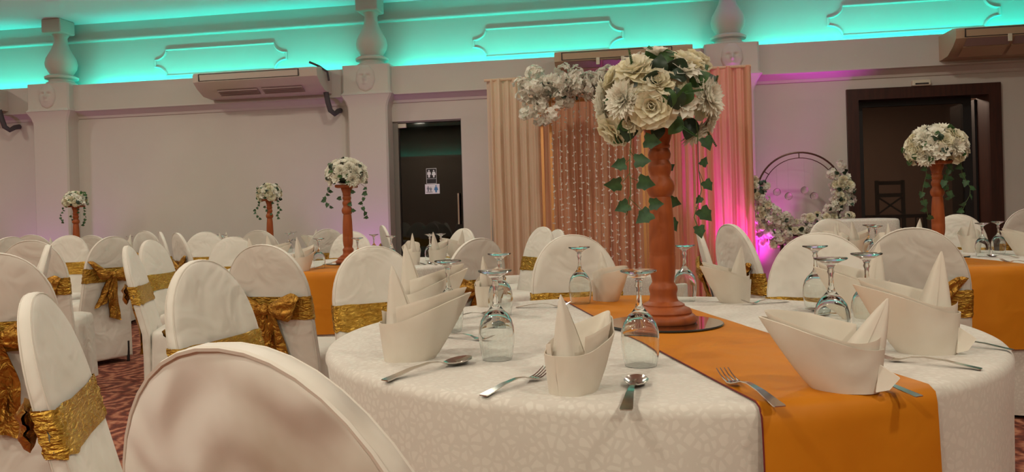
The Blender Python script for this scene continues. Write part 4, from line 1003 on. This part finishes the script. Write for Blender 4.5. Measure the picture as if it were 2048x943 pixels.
for k in range(26):                         # the far side and core of the bouquet
    a = R.uniform(0.1, PI-0.1); e = R.uniform(-0.35, 1.2)
    v = Vector((0.145*cos(a)*cos(e), 0.135*sin(a)*cos(e), 0.105*sin(e)))
    nm = ('rose', 'chrysanthemum', 'daisy')[k % 3]; me = {'rose': ROSE, 'chrysanthemum': MUM, 'daisy': DAISY}[nm][0]
    ob(nm, me, t, M=orient(v*0.95, v, R.uniform(0, 6), R.uniform(0.8, 1.05)))
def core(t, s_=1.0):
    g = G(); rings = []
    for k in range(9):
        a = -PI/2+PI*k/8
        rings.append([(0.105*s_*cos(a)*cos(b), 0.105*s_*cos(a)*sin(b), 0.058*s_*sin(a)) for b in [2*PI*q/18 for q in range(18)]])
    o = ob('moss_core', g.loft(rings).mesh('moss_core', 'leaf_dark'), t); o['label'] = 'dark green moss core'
core(t)
def vloc(px, py, dy): 
    p = atd(px, py, BC.y+dy); return p-BC
def ivyleaf(t, p, ang, sc, yaw=0.0):
    rot = Matrix.Rotation(PI/2, 4, 'X') @ Matrix.Rotation(A(ang), 4, 'Z') @ Matrix.Rotation(yaw, 4, 'X')
    ob('ivy_leaf', IVY, t, M=Matrix.Translation(p) @ rot @ Matrix.Scale(sc*0.8, 4))
vine(t, [vloc(*q, -0.10) for q in ((1258, 258), (1262, 280), (1260, 310), (1259, 340), (1261, 365), (1261, 389), (1258, 410), (1253, 430))], None)
vine(t, [vloc(*q, -0.08) for q in ((1392, 240), (1395, 262), (1396, 300), (1397, 339), (1403, 379), (1395, 410), (1388, 434), (1395, 452))], None)
for px, py, ang, sc, dy in ((1250, 327, 190, 1.0, -.10), (1241, 366, 185, 1.2, -.10), (1256, 408, 205, 1.05, -.10), (1270, 322, 0, 1.15, -.11), (1278, 362, -15, 1.2, -.11), (1300, 408, 0, 1.0, -.09), (1300, 425, 215, 1.25, -.09), (1290, 280, -10, 1.2, -.10),
                            (1338, 400, -20, 1.0, .05), (1340, 440, -60, 1.0, .05), (1334, 338, 30, 0.7, .05), (1404, 330, 60, 0.7, -.08), (1410, 362, -55, 0.85, -.08), (1402, 394, 230, 0.6, -.08), (1402, 418, -50, 1.15, -.08), (1398, 452, -80, 0.9, -.08), (1410, 275, -70, 1.0, -.09)):
    ivyleaf(t, vloc(px, py, dy), ang, sc, R.uniform(-.5, .5))
for a, b in (((1260, 318), (1250, 327)), ((1260, 345), (1245, 364)), ((1260, 392), (1252, 408)), ((1259, 300), (1272, 318)), ((1261, 355), (1278, 362)), ((1261, 398), (1288, 424)), ((1397, 339), (1406, 362)), ((1390, 415), (1404, 420))):
    ob('leaf_stalk', G().tube([vloc(*a, -0.10 if a[0] < 1300 else -.08), vloc(*b, -0.10 if a[0] < 1300 else -.08)], 0.0008, 4).mesh('leaf_stalk', 'stem'), t)
def bouquet(x, y, z, seed, sc, label, kinds=('chrysanthemum', 'daisy', 'rose'), vines=((-0.12, 0.25, 1), (0.11, 0.26, -1)), nleaf=26):
    t = thing('flower_bouquet', label, 'bouquet', (x, y, z+0.065*sc), 0, 'bouquets on wooden stands'); t.scale = (sc,)*3
    core(t, 0.95); R = random.Random(seed)
    n = 34
    for k in range(n):
        zz = 1-(k+0.5)/n*1.45; a = k*2.39996; r = math.sqrt(max(0, 1-zz*zz))
        v = Vector((0.125*r*cos(a), 0.125*r*sin(a), 0.10*zz)); nm = kinds[R.randrange(len(kinds))]
        me = {'rose': ROSE, 'chrysanthemum': MUM, 'daisy': DAISY}[nm]; me = me[R.randrange(len(me))]
        ob(nm, me, t, M=orient(v, v+Vector((0, 0, 0.02)), R.uniform(0, 6), R.uniform(0.75, 1.0)))
    for k in range(nleaf):
        zz = R.uniform(-0.5, 1); a = R.uniform(0, 2*PI); r = math.sqrt(max(0, 1-zz*zz)); v = Vector((0.145*r*cos(a), 0.145*r*sin(a), 0.118*zz))
        ob('leaf', LEAF if k % 3 else LEAFD, t, M=orient(v, v+Vector((R.uniform(-.1, .1), R.uniform(-.1, .1), 0)), R.uniform(0, 6), R.uniform(0.6, 0.9)))
    for vx, ln, sg in vines:
        P = [Vector((vx*0.8, -0.05, -0.06))]
        for q in range(1, 8): P.append(Vector((vx+sg*0.018*sin(q*1.1), -0.06+0.01*sin(q), -0.06-ln*q/7)))
        vine(t, P, None)
        for q in range(1, 8):
            ivyleaf(t, P[q], R.choice((200, 340, 250, 290)), R.uniform(0.75, 1.05), R.uniform(-.8, .8))
    for q in range(5): ivyleaf(t, Vector((R.choice((-0.035, 0.04)), -0.035, -0.07-0.045*q)), R.choice((190, 350)), 0.9, R.uniform(-.6, .6))
z2 = stand(-1.20, 5.60, ZR, 0.1, 'by the glass door')
bouquet(-1.20, 5.60, z2, 11, 1.0, 'bouquet of white chrysanthemums in front of the column by the glass door', ('chrysanthemum', 'chrysanthemum', 'daisy'), ((-0.13, 0.16, 1), (0.14, 0.24, 1)))
z3 = stand(T3.x, T3.y, ZR, 0.4, 'by the brown doorway')
bouquet(T3.x, T3.y, z3, 12, 1.12, 'bouquet of white flowers against the dark doorway', ('daisy', 'chrysanthemum', 'rose'), ((-0.10, 0.30, 1), (0.12, 0.27, -1), (0.02, 0.2, 1)))
z4 = stand(T4.x, T4.y, ZR, 0.2, 'on the far middle table')
bouquet(T4.x, T4.y, z4, 13, 0.9, 'small far bouquet in the middle of the long plain wall', ('rose', 'daisy'), ((-0.13, 0.24, 1), (0.13, 0.24, -1)), 40)
z5 = stand(T5.x, T5.y, ZR, 0.0, 'on the far corner table')
bouquet(T5.x, T5.y, z5, 14, 0.88, 'small far bouquet in front of the leftmost column', ('rose', 'daisy'), ((-0.15, 0.22, 1), (0.15, 0.26, -1)), 40)

# ================================================================== other furniture
def draped_box(name, label, cat, M, hx, hy, hgt, folds=18, r=0.05):
    n = 96; g = G(); rings = []
    def rr(off, z, am):
        P = []
        for k in range(n):
            a = 2*PI*k/n; e = 0.25
            x = (hx+off)*(abs(cos(a))**e)*(1 if cos(a) >= 0 else -1); y = (hy+off)*(abs(sin(a))**e)*(1 if sin(a) >= 0 else -1)
            f = 1-am*(0.5+0.5*sin(folds*a))
            P.append((x*f, y*f, z))
        return P
    rings = [[(p[0]*0.02, p[1]*0.02, hgt) for p in rr(0, 0, 0)], rr(-0.03, hgt, 0), rr(-0.008, hgt-0.006, 0), rr(0, hgt-0.025, 0)]
    for q in range(1, 7): rings.append(rr(0.004*q, hgt-0.025-(hgt-0.04)*q/6, 0.006*q))
    t = thing(name, label, cat, M=M)
    ob('cloth_cover', g.loft(rings).mesh('cloth_cover', 'tablecloth', True, 60), t)
    ob('top_board', G().box(-hx+0.04, hx-0.04, -hy+0.04, hy-0.04, hgt-0.05, hgt-0.02).mesh('top_board', 'table_wood', False), t)
    for x in (-1, 1):
        for y in (-1, 1): ob('leg', G().tube([(x*(hx-0.1), y*(hy-0.1), 0), (x*(hx-0.1), y*(hy-0.1), hgt-0.05)], 0.018, 8).mesh('leg', 'leg_black'), t)
p = atd(1752, 441, 7.35)
draped_box('counter_table', 'tall counter covered with a white cloth before the brown doorway', 'table', Matrix.Translation((p.x, p.y+0.35, 0)) @ Matrix.Rotation(-WT, 4, 'Z'), 0.30, 0.32, 0.94)
p = atd(1262, 545, 6.2)
draped_box('low_table', 'low white covered bench between chair and wooden stand, before the drapes', 'bench', Matrix.Translation((p.x+0.12, p.y+0.3, 0)) @ Matrix.Rotation(-WT, 4, 'Z'), 0.40, 0.28, 0.56)
p = atd(1032, 560, 7.2)
o = ob('pouffe', G().lathe([(0.0, 0.0), (0.13, 0.0), (0.16, 0.03), (0.165, 0.10), (0.17, 0.3), (0.165, 0.46), (0.14, 0.50), (0.0, 0.505)], 32).mesh('pouffe', 'cover')); o.location = (p.x, p.y, 0)
tag(o, 'round white stool at the foot of the peach drapes', 'stool'); ob('seam', G().tube([(0.168*cos(2*PI*k/40), 0.168*sin(2*PI*k/40), 0.45) for k in range(40)], 0.003, 5, True).mesh('seam', 'seam'), o)
